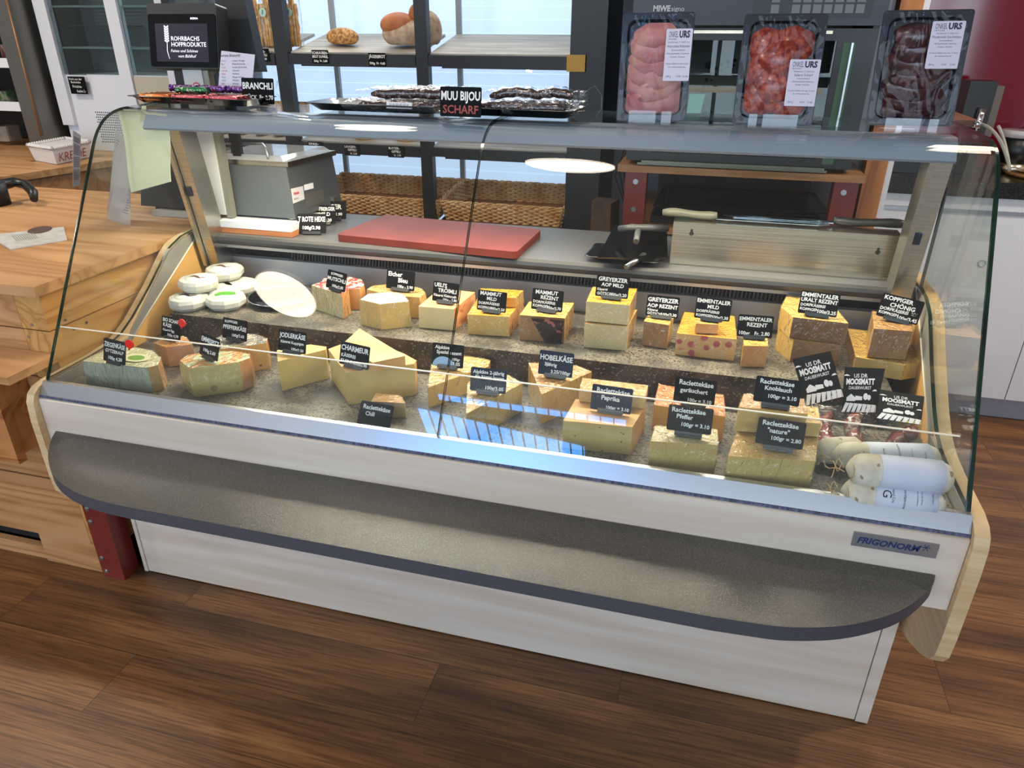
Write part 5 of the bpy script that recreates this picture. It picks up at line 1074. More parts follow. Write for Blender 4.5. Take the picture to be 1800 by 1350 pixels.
txt3 = list(txt); txt3[1] = 'Mostbröckli Geschnitten'; pack('dark purple sliced dried meat pack on a clear stand at right', (1563, 18), (1723, 16), (1674, 222), (1520, 220), .50, .47, M_dri, (.06, .50, .36, .40), txt3, 'dried')

# ------------------------------------------------------------------ pine checkout counter on the left
M_pinex = pine_mat('pine along x', 'x', 'bb8c5e', 'c99d70', 'a67a4c'); M_piney = pine_mat('pine along y', 'y', 'bf9156', 'cda468', 'aa7a45'); M_pinet = pine_mat('pine top', 'x', 'bd9062', 'cba274', 'aa7f50', scale=.8)
t = thing('checkout_counter', 'pine plank checkout counter with solid wood top left of the display counter', 'counter', (-0.8, 0.5, 0))
def plank(name, x0, x1, y0, y1, z0, z1, m, par, bv=0.003):
    bm = new(); box(bm, x0, x1, y0, y1, z0, z1); bevel(bm, bv, 2, 50); return obj(name, bm, m, par)
plank('counter_top', -1.45, -0.034, 0.078, 1.06, 0.874, 0.900, M_pinet, t, 0.004)
for z0, z1 in ((0.780, 0.872), (0.648, 0.777), (0.497, 0.645), (0.322, 0.485), (0.105, 0.316)):
    plank('front_plank', -1.45, -0.128 if z0 > .6 else -0.128, 0.096, 0.125, z0, z1, M_pinex, t)
plank('front_plank', -1.45, -0.20, 0.105, 0.125, 0.0, 0.045, M_pinex, t); plank('corner_block', -0.32, -0.11, 0.098, 0.2, 0.001, 0.104, M_pinex, t)
for z0, z1 in ((0.780, 0.872), (0.645, 0.777), (0.500, 0.642), (0.322, 0.497), (0.105, 0.316)):
    plank('side_plank', -0.127, -0.045, 0.096, 1.0, z0, z1, M_piney, t)
bm = new(); box(bm, -1.4, -0.15, 0.13, 1.0, 0.05, 0.87); obj('inner_carcass', bm, M_dark, t)
bm = new()
for k, (u, v) in enumerate(((56, 571), (50, 592), (70, 620), (48, 672), (115, 562), (152, 567), (130, 578))):
    p = P(u, v, y=0.0955) if u < 80 else P(u, v, x=-0.0445)
    ax = Vector((0, -0.0008, 0)) if u < 80 else Vector((0.0008, 0, 0)); tube(bm, [p, p+ax], 0.004, 10)
obj('wood_screws', bm, M_bolt, t)
# bag shelf fixed to the counter front
t = thing('bag_shelf', 'small pine ledge box on the front of checkout counter at the left edge', 'shelf', (-0.4, 0.04, 0.44))
plank('ledge_top', -0.9, -0.041, -0.05, 0.094, 0.700, 0.720, M_pinet, t); plank('ledge_front', -0.9, -0.165, 0.0, 0.025, 0.43, 0.699, pine_mat('pine darker', 'x', 'a8703f', 'c08a55', '8f5a30'), t)
plank('ledge_side', -0.19, -0.166, 0.0255, 0.094, 0.45, 0.699, MATS['pine darker'], t)
# red steel leg with bolts
t = thing('steel_channel_column', 'dark red steel channel leg with bolts between pine counter and plinth', 'steel leg', (-0.06, 0.12, 0))
bm = new(); box(bm, -0.105, -0.030, 0.086, 0.092, 0.0, 0.60); box(bm, -0.036, -0.030, 0.0922, 0.145, 0.0, 0.60); bevel(bm, 0.002); lg = obj('steel_channel', bm, M_red, t)
for u, v in ((153, 894), (159, 917), (179, 981), (187, 1004)):
    p = P(u, v, y=0.085); bm = new(); tube(bm, [p+Vector((0, 0.001, 0)), p+Vector((0, -0.0015, 0))], 0.0075, 16); tube(bm, [p+Vector((0, -0.0015, 0)), p+Vector((0, -0.004, 0))], 0.0045, 6); obj('bolt', bm, M_bolt, lg)
# barcode scanner, magazine
t = thing('barcode_scanner', 'black hand scanner with curved grip on pine counter at left edge', 'scanner', (-0.95, 0.75, 0.9))
hp = [P(u, v, z=zz) for u, v, zz in ((-30, 335, .955), (0, 326, .96), (25, 320, .962), (45, 325, .955), (58, 338, .94), (60, 350, .925))]
bm = new(); tube(bm, hp, [0.03, 0.02, 0.017, 0.016, 0.016, 0.012], 12); obj('grip', bm, M_black, t)
p = P(-12, 340, z=.94); bm = new(); tube(bm, [p+Vector((0, 0, -0.039)), p+Vector((0, 0, .035))], 0.045, 16); obj('scanner_head', bm, M_blackm, t)
q = [P(18, 438, z=.903), P(118, 421, z=.903), P(112, 399, z=.903), P(-22, 414, z=.903)]
bm = new(); prism(bm, [v.xy for v in q], 0.9005, 0.904); mg = obj('magazine', bm, mat('pale grey magazine cover', 'c8c6c4', 0.45, col2='b4b0aa', scale=40), None)
tag(mg, 'pale grey magazine with dark oval photo lying on the pine counter', 'magazine')
bm = new(); q2 = [P(70+22*math.cos(a), 404+0+6*math.sin(a)+3*math.cos(a)*-1, z=.9045) for a in [2*PI*k/20 for k in range(20)]]; bm.faces.new([bm.verts.new(v) for v in q2]); cv = obj('dark_photo', bm, mat('dark brown picture', '5b4640', 0.4), mg)
bm = new(); 
for k in range(10):
    a = P(20+4*k, 414-0.6*k, z=.9045); b = P(30+4*k, 424-0.6*k, z=.9045); quad(bm, [a, a+Vector((.004, 0, 0)), b+Vector((.004, 0, 0)), b], 0.0001)
obj('printed_lines', bm, mat('grey print', '8a8a84', 0.6), mg)
# two clear brochure holders
for (a, b, c_, d), lab in ((((127, 330), (139, 326), (141, 226), (127, 215)), 'narrow clear brochure holder seen from its edge'), (((187, 386), (228, 398), (226, 232), (204, 205)), 'clear holder with printed information sheet')):
    y0 = P(*a, z=0.9015).y; y1 = P(*b, z=0.9015).y; A, B = P(*a, z=0.9015), P(*b, z=0.9015)
    yy0, yy1 = A.y+0.03, B.y+0.03
    t = thing('brochure_holder', lab, 'brochure holder', tuple(A)); C1, D1 = P(*c_, y=yy1), P(*d, y=yy0)
    bm = new(); quad(bm, [A, B, C1, D1], 0.003); obj('clear_front', bm, M_acryl, t)
    bm = new(); o = Vector((-0.002, 0.006, 0)); quad(bm, [A+o, B+o, C1.lerp(B, .12)+o, D1.lerp(A, .12)+o], 0.0008); sh = obj('printed_sheet', bm, mat('greyish sheet', 'aaa39e', 0.6), t)
    bm = new()
    for k in range(24):
        f = .12+.7*k/24; f2 = f+.012
        if k % 7 == 6: continue
        l0, r0 = A.lerp(D1, f), B.lerp(C1, f); l1, r1 = A.lerp(D1, f2), B.lerp(C1, f2); o2 = Vector((0.0, 0.0045, 0))
        quad(bm, [l0.lerp(r0, .1)+o2, l0.lerp(r0, .9)+o2, l1.lerp(r1, .9)+o2, l1.lerp(r1, .1)+o2], 0.0003)
    obj('text_lines', bm, mat('brown grey print', '6f625c', 0.6), sh)
# ------------------------------------------------------------------ back left: second pine counter, cake fridge, wall fridge
t = thing('back_counter', 'pine rear counter with thick front board under the white cake fridge', 'counter', (-1.8, 1.7, 0))
fl = [P(-45, 318, z=.9), P(0, 311, z=.9), P(190, 283, z=.9), P(285, 268, z=.9)]
a, b = fl[0], fl[3]; dv = (b-a).xy.normalized()
bm = new(); prism(bm, [a.xy, b.xy, (b.x, 2.2), (-3.4, 2.2), (-3.4, a.y)], 0.872, 0.900); bevel(bm, 0.003, 2, 50); obj('counter_top', bm, M_pinet, t)
nrm = Vector((-dv.y, dv.x))*0.03
bm = new(); prism(bm, [(a.x+nrm.x, a.y+nrm.y), (b.x+nrm.x, b.y+nrm.y), (b.x+2*nrm.x, b.y+2*nrm.y), (a.x+2*nrm.x, a.y+2*nrm.y)], 0.70, 0.871); obj('front_board', bm, M_pinex, t)
bm = new(); prism(bm, [(a.x+3*nrm.x, a.y+3*nrm.y), (b.x+3*nrm.x, b.y+3*nrm.y), (b.x, 2.1), (-3.3, 2.1)], 0.002, 0.699); obj('dark_fill_board', bm, mat('dark brown painted shade', '2a1d16', 0.7), t)  # board filling the void under the top, its shade put into the colour
M_fw = mat('white fridge paint', 'd3d4da', 0.4)
t = thing('cake_fridge', 'white framed glass display fridge with perforated lower panel on rear pine counter', 'display fridge', (-1.35, 2.05, 0.9))
fy = 1.90
bm = new(); box(bm, -1.66, -1.475, fy, 2.2, 0.901, 1.25); box(bm, -1.475, -1.0, fy, 2.2, 0.901, 1.255); obj('lower_body', bm, M_fw, t)
for x0, x1, nm in ((-1.67, -1.60, 'left'), (-1.27, -1.205, 'mid'), (-1.0, -0.96, 'right')):
    bm = new(); box(bm, x0, x1, fy-0.02, fy+0.02, 1.02 if nm != 'mid' else 1.03, 2.1); bevel(bm, 0.003); obj('frame_post', bm, M_fw, t)
bm = new(); box(bm, -1.2, -1.0, fy-0.012, fy-0.001, 1.07, 1.25); obj('beige_panel', bm, mat('beige panel', 'b3a896', 0.5), t)
bm = new(); box(bm, -1.66, -0.97, 2.15, 2.2, 1.25, 2.1); box(bm, -1.66, -0.97, fy, 2.2, 2.1, 2.15); obj('inner_back', bm, mat('grey fridge lining', '6f7674', 0.5), t)
for z in (1.37, 1.545, 1.46):
    bm = new()
    if z == 1.46: box(bm, -1.58, -1.30, fy+0.05, 2.14, z, z+0.006)
    else:
        for k in range(12): box(bm, -1.62, -0.98, fy+0.02+k*0.02, fy+0.023+k*0.02, z, z+0.003)
        box(bm, -1.62, -0.98, fy+0.014, fy+0.019, z-0.004, z+0.004)
    obj('wire_shelf', bm, mat('pale wire', 'a8b0ae', 0.4, 0.6) if z != 1.46 else M_blackm, t)
bm = new(); box(bm, -1.60, -1.27, fy-0.004, fy, 1.255, 2.1); box(bm, -1.205, -1.0, fy-0.004, fy, 1.255, 2.1); obj('glass_door', bm, clear('tinted fridge glass', (0.72, 0.80, 0.80)), t)
bm = new()
for i in range(13):
    for j in range(26):
        x = -1.475+0.0115*j+(0.0057 if i % 2 else 0); z = 0.945+0.0115*i
        tube(bm, [(x, fy-0.0006, z), (x, fy+0.001, z)], 0.0036, 6)
obj('perforation', bm, M_dark, t)
p0 = P(124, 132, y=fy-0.002); p1 = P(160, 165, y=fy-0.002)
sg = thing('chalk_sign', 'small black handwritten sign on the white cake fridge', 'sign', (p0.x, fy-0.003, p1.z))
w_, h_ = 0.098, 0.078; bm = new(); box(bm, p0.x, p0.x+w_, fy-0.0245, fy-0.0225, p1.z+0.0, p1.z+h_); obj('board', bm, M_card, sg)
MX = Matrix.Translation((p0.x, fy-0.0252, p1.z)) @ Matrix.Rotation(PI/2, 4, 'X'); bm = new()
for s, x, y, h in (('frisch aus der', .07, .80, .13), ('Backstube', .15, .62, .13), ('Früchte', .2, .36, .16), ('Kuchen 2.-', .4, .1, .16)): text_bm(bm, s, w=w_*.85*(1-x), h=h_*h, x=w_*x, y=h_*y, mtx=MX)
obj('chalk_lettering', bm, M_ink, sg)
# open wall fridge at the far left
t = thing('wall_fridge', 'dark open shelf fridge with white shelf edges at the left edge of picture', 'fridge', (-2.5, 2.1, 0.9))
bm = new(); box(bm, -3.3, -1.80, 2.16, 2.24, 0.91, 2.4); obj('dark_back', bm, mat('dark fridge lining', '191613', 0.6), t)
for z in (1.10, 1.295, 1.50):
    bm = new(); box(bm, -3.3, -1.80, 1.80, 2.15, z, z+0.012); box(bm, -3.3, -1.80, 1.785, 1.80, z-0.012, z+0.03); obj('shelf', bm, M_white, t)
bm = new(); box(bm, -1.80, -1.70, 1.78, 2.2, 0.905, 2.5); obj('steel_column', bm, mat('grey steel column', '77756f', 0.35, 0.8), t)
bm = new(); tube(bm, [P(10, -5, y=1.77), P(72, 240, y=1.77)], 0.004, 6); obj('copper_edge', bm, mat('copper edge', 'a8774f', 0.4, 0.6), t)
cols = ['4a2320', '6d3a2a', '7e5238', '54402c', '5d1f1c', '8c8478', '3f5a3a']
for k in range(9):
    z = [1.112, 1.307, 0.921][k % 3]; x = -2.55+0.085*k+0.02*(k % 2)
    bm = new(); prism(bm, rrect(0.07, 0.10, 0.02, 3, x, 1.95), z+0.001, z+0.055+0.02*(k % 2)); bevel(bm, 0.008, 2, 50)
    tag(obj('packed_food', bm, mat('packet '+cols[k % 7], cols[k % 7], 0.3, col2='b09a88', scale=30, ramp=(.5, .75))), 'small packet on the shelves of the dark wall fridge', 'packet', 'packets in the dark wall fridge')
# white moulded box with red lettering
t = thing('chalk_box', 'white moulded fibre box with red handwriting on the rear pine counter', 'box', tuple(P(95, 288, z=.9)))
A, B, C1, D1 = P(100, 289, z=.902), P(158, 276, z=.902), P(140, 262, z=.902), P(62, 282, z=.902)
u_, w_ = (B-A), (D1-A)
poly = [A.xy, B.xy, (B+w_).xy, D1.xy]; top_ = grow([tuple(p) for p in poly], 0.014)
bm = new(); prism(bm, [tuple(p) for p in poly], .902, .968, top=top_); bx = obj('box_body', bm, mat('white fibre board', 'd9d4d2', 0.8, bump=0.2, bscale=120), t)
bm = new()
for i in range(4):
    a = Vector(top_[i]+(0.968,)) ; b = Vector(top_[(i+1) % 4]+(0.968,)); n = int((b-a).length/0.014)
    for k in range(n+1): lathe(bm, [(0.0075, 0.0), (0.0075, 0.004), (0.003, 0.012), (0.0004, 0.013)], a.lerp(b, k/n), 8)
tube(bm, [Vector(p+(0.968,)) for p in top_], 0.006, 6, closed=True)
obj('scalloped_rim', bm, MATS['white fibre board'], bx)
X = u_.normalized(); Z = Vector((X.y, -X.x, 0)); Y = Vector((0, 0, 1)); MX = Matrix.Identity(4); o = A+Z*0.011
for i in range(3): MX[i][0] = X[i]; MX[i][1] = (Y+Z*0.2).normalized()[i]; MX[i][2] = Z[i]; MX[i][3] = o[i]
bm = new(); text_bm(bm, 'KREIDE', w=u_.length*.95, h=.04, x=.005, y=.012, mtx=MX); obj('red_handwriting', bm, mat('dark red felt pen', '8e2f37', 0.6), bx)

# ------------------------------------------------------------------ bread rack behind the counter
t = thing('bread_rack', 'tall black steel bread rack with sloped wooden shelves before the blinds', 'rack', (0.3, 2.0, 0))
RX = (-0.377, 0.268, 0.905)
for x, w in ((-0.377, 0.062), (0.268, 0.052), (0.905, 0.062)):
    bm = new(); box(bm, x, x+w, 1.80, 1.84, 0.0, 2.3); bevel(bm, 0.002); obj('front_post', bm, M_rack, t)
bm = new(); box(bm, 0.9675, 1.045, 1.79, 2.20, 0.0, 2.3); obj('side_panel', bm, M_rack, t)
for x in (P(585, 60, y=2.16).x-0.011, P(806, 60, y=2.16).x-0.011):
    bm = new(); box(bm, x, x+0.022, 2.16, 2.18, 0.3, 2.3); obj('grey_stay', bm, mat('grey rear post', '9a9ea4', 0.5), t)
bm = new(); box(bm, -0.9, -0.86, 1.80, 1.84, 0.0, 2.3); obj('front_post', bm, M_rack, t)
M_oak = mat('weathered pale shelf wood', '9c968c', 0.5, col2='c9c2b6', scale=4, stretch=(1, 14, 1), detail=5)
for zb2, zt2, rise in ((1.322, 1.360, 0.075), (0.968, 1.000, 0.065), (0.642, 0.668, 0.045)):
    for x0, x1 in ((-0.858, -0.378), (-0.314, 0.267), (0.321, 0.904)):
        bm = new(); box(bm, x0, x1, 1.802, 1.822, zb2-0.004, zt2); box(bm, x0+0.06, x1, 1.796, 1.8015, zb2-0.010, zt2-0.004); obj('front_rail', bm, M_rack, t)
        if zb2 > .7:
            bm = new(); quad(bm, [(x0, 1.823, zt2+0.006), (x1, 1.823, zt2+0.006), (x1, 2.16, zt2+rise), (x0, 2.16, zt2+rise)], 0.012); obj('shelf_board', bm, M_oak, t)
bm = new(); box(bm, 0.895, 0.972, 1.790, 1.7955, 1.308, 1.368); obj('yellow_tape', bm, mat('ochre yellow tape', 'b98f2f', 0.5), t)
bm = new(); p = P(930, 124, y=1.83); tube(bm, [(p.x-.012, 1.83, 1.308), (p.x+.012, 1.83, 1.304)], 0.004, 8); obj('small_led', bm, mat('lit led', 'ffffff', 0.4, emit='ffffff', estr=3), t)
for u in (715, 715):
    pass
# price tags on the rails
def railtag(label, u, v, lines, w, h):
    p = P(u, v, y=1.794); card(label, (p.x, 1.794, p.z-h/2), lines, w=w, h=h, lean=0, foot=None, up=0, group='price tags on the bread rack')
railtag('price tag on the upper rail under the bagged breadsticks', 460, 97, [('GRISS-', .5, .68, .2, Ce), ('BRÖTLI', .55, .42, .2, Ce), ('Fr. 7.50', .8, .12, .16, Ri)], .075, .05)
railtag('price tag on the upper rail under seeded loaf', 563, 100, [('SCHRAUBEN-', .5, .70, .2, Ce), ('BROT DUNKEL', .5, .42, .2, Ce), ('350g  Fr. 3.80', .5, .12, .16, Ce)], .078, .052)
railtag('price tag on the upper rail under the large floured loaf', 663, 105, [('JÄGERBROT', .5, .62, .24, Ce), ('500g  Fr. 4.60', .5, .14, .18, Ce)], .078, .05)
railtag('price tag on the lower rail, left', 555, 259, [('DINKEL-', .4, .70, .2, Ce), ('BRÖTLI', .5, .42, .2, Ce), ('Fr. 1.70', .8, .12, .16, Ri)], .075, .048)
railtag('price tag on the lower rail under crescent roll', 619, 264, [('LAUGEN-', .4, .70, .2, Ce), ('GIPFELI', .5, .42, .2, Ce), ('Fr. 2.30', .8, .12, .16, Ri)], .075, .048)
railtag('price tag on the lower rail, right of the others', 696, 267, [('BUTTER-', .4, .70, .2, Ce), ('GIPFELI', .5, .42, .2, Ce), ('Fr. 1.70', .8, .12, .16, Ri)], .075, .048)
# breads
def shelfz(y, zt2, rise): return zt2+0.006+(y-1.823)/(2.16-1.823)*(rise-0.006)
def blob(bm, c, rx, ry, rz, ang=0, n=24, m_=14, f=None):
    rings = []; M0 = Matrix.Rotation(ang, 3, 'Z')
    for i in range(m_+1):
        ph = -PI/2+PI*i/m_; ring = []
        for j in range(n):
            a = 2*PI*j/n; v = Vector((math.cos(ph)*math.cos(a)*rx, math.cos(ph)*math.sin(a)*ry, max(math.sin(ph), -0.72)*rz))
            if f: v = f(v)
            ring.append(bm.verts.new(Vector(c)+M0 @ v))
        rings.append(ring)
    for a, b in zip(rings, rings[1:]):
        for j in range(n): g_ = bm.faces.new([a[j], a[(j+1) % n], b[(j+1) % n], b[j]]); g_.smooth = True
    bmesh.ops.remove_doubles(bm, verts=bm.verts, dist=1e-5)
M_seed = mat('seeded bread crust', '8a5a2e', 0.6, col2='d3a05c', scale=90, detail=3, ramp=(.4, .6), bump=0.7)
M_crustb = mat('floured brown crust', 'a3562a', 0.6, col2='c98a58', scale=12, detail=6, bump=0.4); M_flour = mat('floury bread side', 'a98a70', 0.8, col2='c9b49e', scale=40, detail=5, bump=.3)
sy = 1.93; z_ = shelfz(sy, 1.360, .075)
bm = new(); blob(bm, ((P(602, 66, y=sy)).x, sy, z_+0.034), 0.085, 0.04, 0.038, -0.25); tag(obj('seeded_loaf', bm, M_seed), 'oval seeded brown loaf on the upper rack shelf', 'bread')
t = thing('floured_loaf', 'large heart shaped floured loaf split on top, on upper rack shelf', 'bread', (P(715, 80, y=1.92).x, 1.92, z_))
cx_ = P(712, 70, y=1.91).x
bm = new(); blob(bm, (cx_, 1.91, z_+0.050), 0.098, 0.065, 0.060); lo = obj('floury_base', bm, M_flour, t)
bm = new(); blob(bm, (cx_-0.022, 1.905, z_+0.082), 0.078, 0.062, 0.048, 0.15); obj('brown_crust', bm, M_crustb, lo)
bm = new(); blob(bm, (cx_+0.085, 1.965, z_+0.062), 0.058, 0.055, 0.075); obj('second_lobe', bm, M_flour, t)
bm = new(); blob(bm, (cx_+0.058, 1.925, z_+0.118), 0.040, 0.036, 0.046, 0.5); obj('dark_crust', bm, mat('dark baked crust', '6b3a1d', 0.6, col2='b06a34', scale=20), t)
M_roll = mat('glazed crescent pastry', 'a9652a', 0.35, col2='e0ae62', scale=26, detail=3, coat=.3)
def crescent(label, u, v, dx):
    y = 1.86; c = P(u, v, y=y); z_ = shelfz(y, 1.0, .065)+0.014
    pts = [Vector((c.x+dx*math.cos(a), y+0.05-0.05*math.sin(a), z_)) for a in [PI*k/12 for k in range(13)]]
    bm = new(); tube(bm, pts, [0.005, .009, .011, .014, .013, .017, .016, .017, .013, .014, .011, .009, .005], 12); tag(obj('crescent_roll', bm, M_roll), label, 'pastry', 'crescent rolls on the rack')
crescent('brown crescent roll left one on the lower rack shelf', 638, 247, 0.06); crescent('paler crescent roll right one beside the rack post', 712, 250, 0.055)
for k in range(12):
    u = 392+11*k; y = 1.86+0.03*(k % 3); c = P(u, 240, y=y)
    bm = new(); blob(bm, (c.x, y, shelfz(y, 1.0, .065)+0.017), 0.026, 0.026, 0.02, n=14, m_=8)
    tag(obj('small_roll', bm, mat('brown roll crust %d' % (k % 3), ['8a5228', 'b07a3e', '6f4526'][k % 3], 0.5, col2='d9b070', scale=40, ramp=(.5, .7))), 'small brown roll on the lower rack shelf behind the white column', 'bread', 'small rolls on the lower shelf')
for k, u in enumerate((575, 582)):
    y = 1.92; c = P(u, 246, y=y); bm = new(); blob(bm, (c.x, y, shelfz(y, 1.0, .065)+0.012), 0.028, 0.024, 0.014, n=14, m_=8); tag(obj('seeded_roll', bm, M_seed), 'flat seeded roll on lower rack shelf', 'bread', 'seeded rolls on the lower shelf') if k == 0 else bm.free()
# bagged breadsticks
M_stick = mat('pale baked breadstick', 'b98442', 0.6, col2='e3bd80', scale=50, detail=4)
for k, (u, lab) in enumerate(((458, 'bag of breadsticks with green round sticker, leftmost'), (478, 'bag of breadsticks with green round sticker, behind the rack post'), (522, 'bag of breadsticks with green round sticker right of the rack post'))):
    y = 1.90; c = P(u, 84, y=y); zb2 = shelfz(y, 1.360, .075)
    t = thing('breadstick_bag', lab, 'bread', (c.x, y, zb2), 'bagged breadsticks on the rack')
    for j in range(7):
        x = c.x+(j % 4-1.5)*0.013+(0.006 if j > 3 else 0); yy = y+(-0.008 if j < 4 else 0.008); h_ = 0.165+0.02*((j*5) % 3)
        bm = new(); tube(bm, [(x+0.002*math.sin(i*1.9+j), yy, zb2+0.003+h_*i/9) for i in range(10)], [0.0062+0.0008*math.sin(i*2.2+j) for i in range(10)], 8); obj('breadstick', bm, M_stick, t)
    bm = new(); n = 12
    pr = [(0.030, 0.0), (0.033, 0.05), (0.033, 0.14), (0.030, 0.20), (0.010, 0.225), (0.022, 0.26)]
    lathe(bm, [(r, zb2+0.002+z) for r, z in pr], (c.x, y, 0), n, wob=lambda a, z: 1+0.12*math.sin(5*a+z*40)); obj('clear_bag', bm, M_bag, t, smooth=True)
    bm = new(); tube(bm, [(c.x, y-0.0365, zb2+0.135), (c.x, y-0.0385, zb2+0.135)], 0.017, 18); st = obj('sticker', bm, mat('mint green sticker', 'b5d3c2', 0.5), t)
    bm = new(); quad(bm, [(c.x-.004, y-.039, zb2+.127), (c.x+.002, y-.039, zb2+.127), (c.x+.005, y-.039, zb2+.145), (c.x-.001, y-.039, zb2+.145)], .0004); obj('sticker_mark', bm, mat('dark green print', '3f8f7a', 0.5), st)
# clear bags behind the sign
for k, (u, lab) in enumerate(((452, 'clear gathered bag behind the sign, left one'), (482, 'clear gathered bag behind the sign, right one'))):
    y = 1.86; c = P(u, 180, y=y); z0_ = shelfz(1.86, 1.0, .065)
    bm = new(); lathe(bm, [(0.03, z0_+.04), (0.045, z0_+.08), (0.042, z0_+0.15), (0.012, z0_+0.19), (0.03, z0_+0.235)], (c.x, y, 0), 14, wob=lambda a, z: 1+0.15*math.sin(6*a+z*50)); lathe(bm, [(.0005, z0_+.001), (.03, z0_+.001), (.03, z0_+.04), (.0005, z0_+.041)], (c.x, y, 0), 14)
    tag(obj('gathered_bag', bm, M_bag, smooth=True), lab, 'bag', 'clear bags on the lower rack shelf')
# wicker baskets
M_wick = mat('golden brown wicker', 'cc8c42', 0.55, col2='f3cd98', scale=14, detail=2, ramp=(.3, .7))
M_wickd = mat('darker wicker core', '8a5626', 0.7)
def basket(label, x0, x1, group):
    yf, yk, zb2, hf = 1.835, 2.13, 0.676, 0.088; tilt = 0.12
    cx_ = (x0+x1)/2
    t = thing('wicker_basket', label, 'basket', (cx_, 1.98, zb2), group)
    def pos(x, y, z): return Vector((x, y, zb2+0.004+(y-yf)*tilt+z))
    fl = 0.018
    sides = [((x0+fl, yf+.004), (x1-fl, yf+.004), (x1, yf-0.012), (x0, yf-0.012), 'front_wall'), ((x1-fl, yf+.004), (x1-fl, yk), (x1, yk+0.012), (x1, yf-0.012), 'end_wall'), ((x1-fl, yk), (x0+fl, yk), (x0, yk+0.012), (x1, yk+0.012), 'rear_wall'), ((x0+fl, yk), (x0+fl, yf+.004), (x0, yf-0.012), (x0, yk+0.012), 'end_wall')]
    bm = new(); box(bm, x0+fl, x1-fl, yf, yk, 0, 0.006)
    for v in bm.verts: v.co = pos(v.co.x, v.co.y, v.co.z)
    obj('basket_floor', bm, mat('woven floor', '9a5f2c', 0.6, col2='c98c4e', scale=40, stretch=(12, 1, 1), bump=.5), t)
    for a, b, c_, d, nm in sides:
        a, b, c_, d = Vector(a), Vector(b), Vector(c_), Vector(d); Ln = (b-a).length; n = max(6, int(Ln/0.022)); outw = (c_-b).normalized()
        out2 = Vector(((b-a).y, -(b-a).x)).normalized()
        h_ = hf
        bm = new(); rows = 9
        for r_ in range(rows):
            f = (r_+.5)/rows; A, B = a.lerp(d, f), b.lerp(c_, f); pts = []
            for k in range(n*2+1):
                p = A.lerp(B, k/(n*2)); s = math.sin(PI*k/2.0+PI*(r_ % 2)+PI/4)*0.0060; p = p+out2*s
                pts.append(pos(p.x, p.y, 0.008+f*(h_-0.010)+0.0006*math.sin(k*1.3+r_*2)))
            tube(bm, pts, 0.0056, 6)
        for k in range(n+1):
            p, q = a.lerp(b, k/n), d.lerp(c_, k/n); tube(bm, [pos(p.x, p.y, 0.004), pos(q.x, q.y, h_)], 0.0030, 5)
        o3 = out2*0.0
        q_ = [pos(p.x, p.y, zz) for p, zz in ((a, 0.004), (b, 0.004), (c_, h_), (d, h_))]
        vs_ = [bm.verts.new(v) for v in q_]; f_ = bm.faces.new(vs_); f_.material_index = 1
        obj(nm, bm, [M_wick, M_wickd], t)
    bm = new(); rim = [(x0, yf-0.012), (x1, yf-0.012), (x1, yk+0.012), (x0, yk+0.012)]
    for s_, ph in ((1, 0), (-1, PI), (1, 2.1)):
        for i in range(4):
            A, B = Vector(rim[i]), Vector(rim[(i+1) % 4]); n = int((B-A).length/0.006); pts = []
            for k in range(n+1):
                p = A.lerp(B, k/n); o2 = Vector(((B-A).y, -(B-A).x)).normalized()
                an = k*0.55+ph; p = p+o2*0.0045*math.cos(an); pts.append(pos(p.x, p.y, hf+0.003+0.0045*math.sin(an)))
            tube(bm, pts, 0.0034, 5)
    obj('braided_rim', bm, M_wick, t)
basket('wicker basket on the bottom rack shelf, left of middle post', -0.30, 0.335, 'wicker baskets on the bottom rack shelf')
basket('wicker basket on the bottom rack shelf, right of middle post', 0.345, 0.895, 'wicker baskets on the bottom rack shelf')
bm = new(); 
for x0, x1 in ((-0.313, 0.266), (0.322, 0.903)): box(bm, x0, x1, 1.826, 2.16, 0.665, 0.672)
for v in bm.verts: v.co.z += (v.co.y-1.826)*0.12
tag(obj('shelf_grid', bm, M_rack), 'black bottom shelf plates under the wicker baskets', 'shelf')

# ------------------------------------------------------------------ oven on its table
M_ovn = mat('blue grey oven front', '2d3440', 0.4); M_ovd = mat('dark oven frame', '17191d', 0.35); M_oak2 = mat('brown oak board', '8e6138', 0.45, col2='b0804e', scale=5, stretch=(1, 14, 14), detail=4)
t = thing('oven_table', 'low oven table with oak top and dark red steel channel legs', 'table', (1.56, 1.8, 0))
bm = new(); box(bm, 1.156, 1.985, 1.485, 2.2, 0.994, 1.018); bevel(bm, .003); obj('table_top', bm, M_oak2, t)
bm = new(); box(bm, 1.2, 1.96, 1.50, 2.2, 0.775, 0.795); obj('lower_board', bm, M_oak2, t)
for x0, x1 in ((1.185, 1.262), (1.893, 1.97)):
    bm = new(); box(bm, x0, x1, 1.492, 1.50, 0.0, 0.993); box(bm, x0, x0+.008, 1.5, 1.56, 0, .993); box(bm, x1-.008, x1, 1.5, 1.56, 0, .993); lg = obj('steel_channel_leg', bm, M_red, t)
    for z in (0.86, 0.96, 0.80):
        bm = new(); xm = (x0+x1)/2-(.005 if x0 > 1.5 else 0); tube(bm, [(xm, 1.4925, z), (xm, 1.489, z)], .0095, 14); tube(bm, [(xm, 1.489, z), (xm, 1.487, z)], .004, 6); obj('bolt', bm, M_bolt, lg)
bm = new(); box(bm, 1.262, 1.893, 2.1, 2.2, 0.0, 0.993); obj('dark_back_board', bm, mat('dark brown back', '241a15', 0.6), t)
for k in range(6):
    z = 0.8255+0.009*k; x0 = 1.29+0.012*((k*3) % 4); tray('baking_sheet', 'flat dark baking sheet in the stack under the oven', x0+.285, 1.72, z, 0.56, 0.38, 0.0065, 1.5*((k % 3)-1), mat('dark baking sheet', '23262b', 0.25, 0.7), 0.01, 'baking sheet', 'stack of baking sheets under oven')
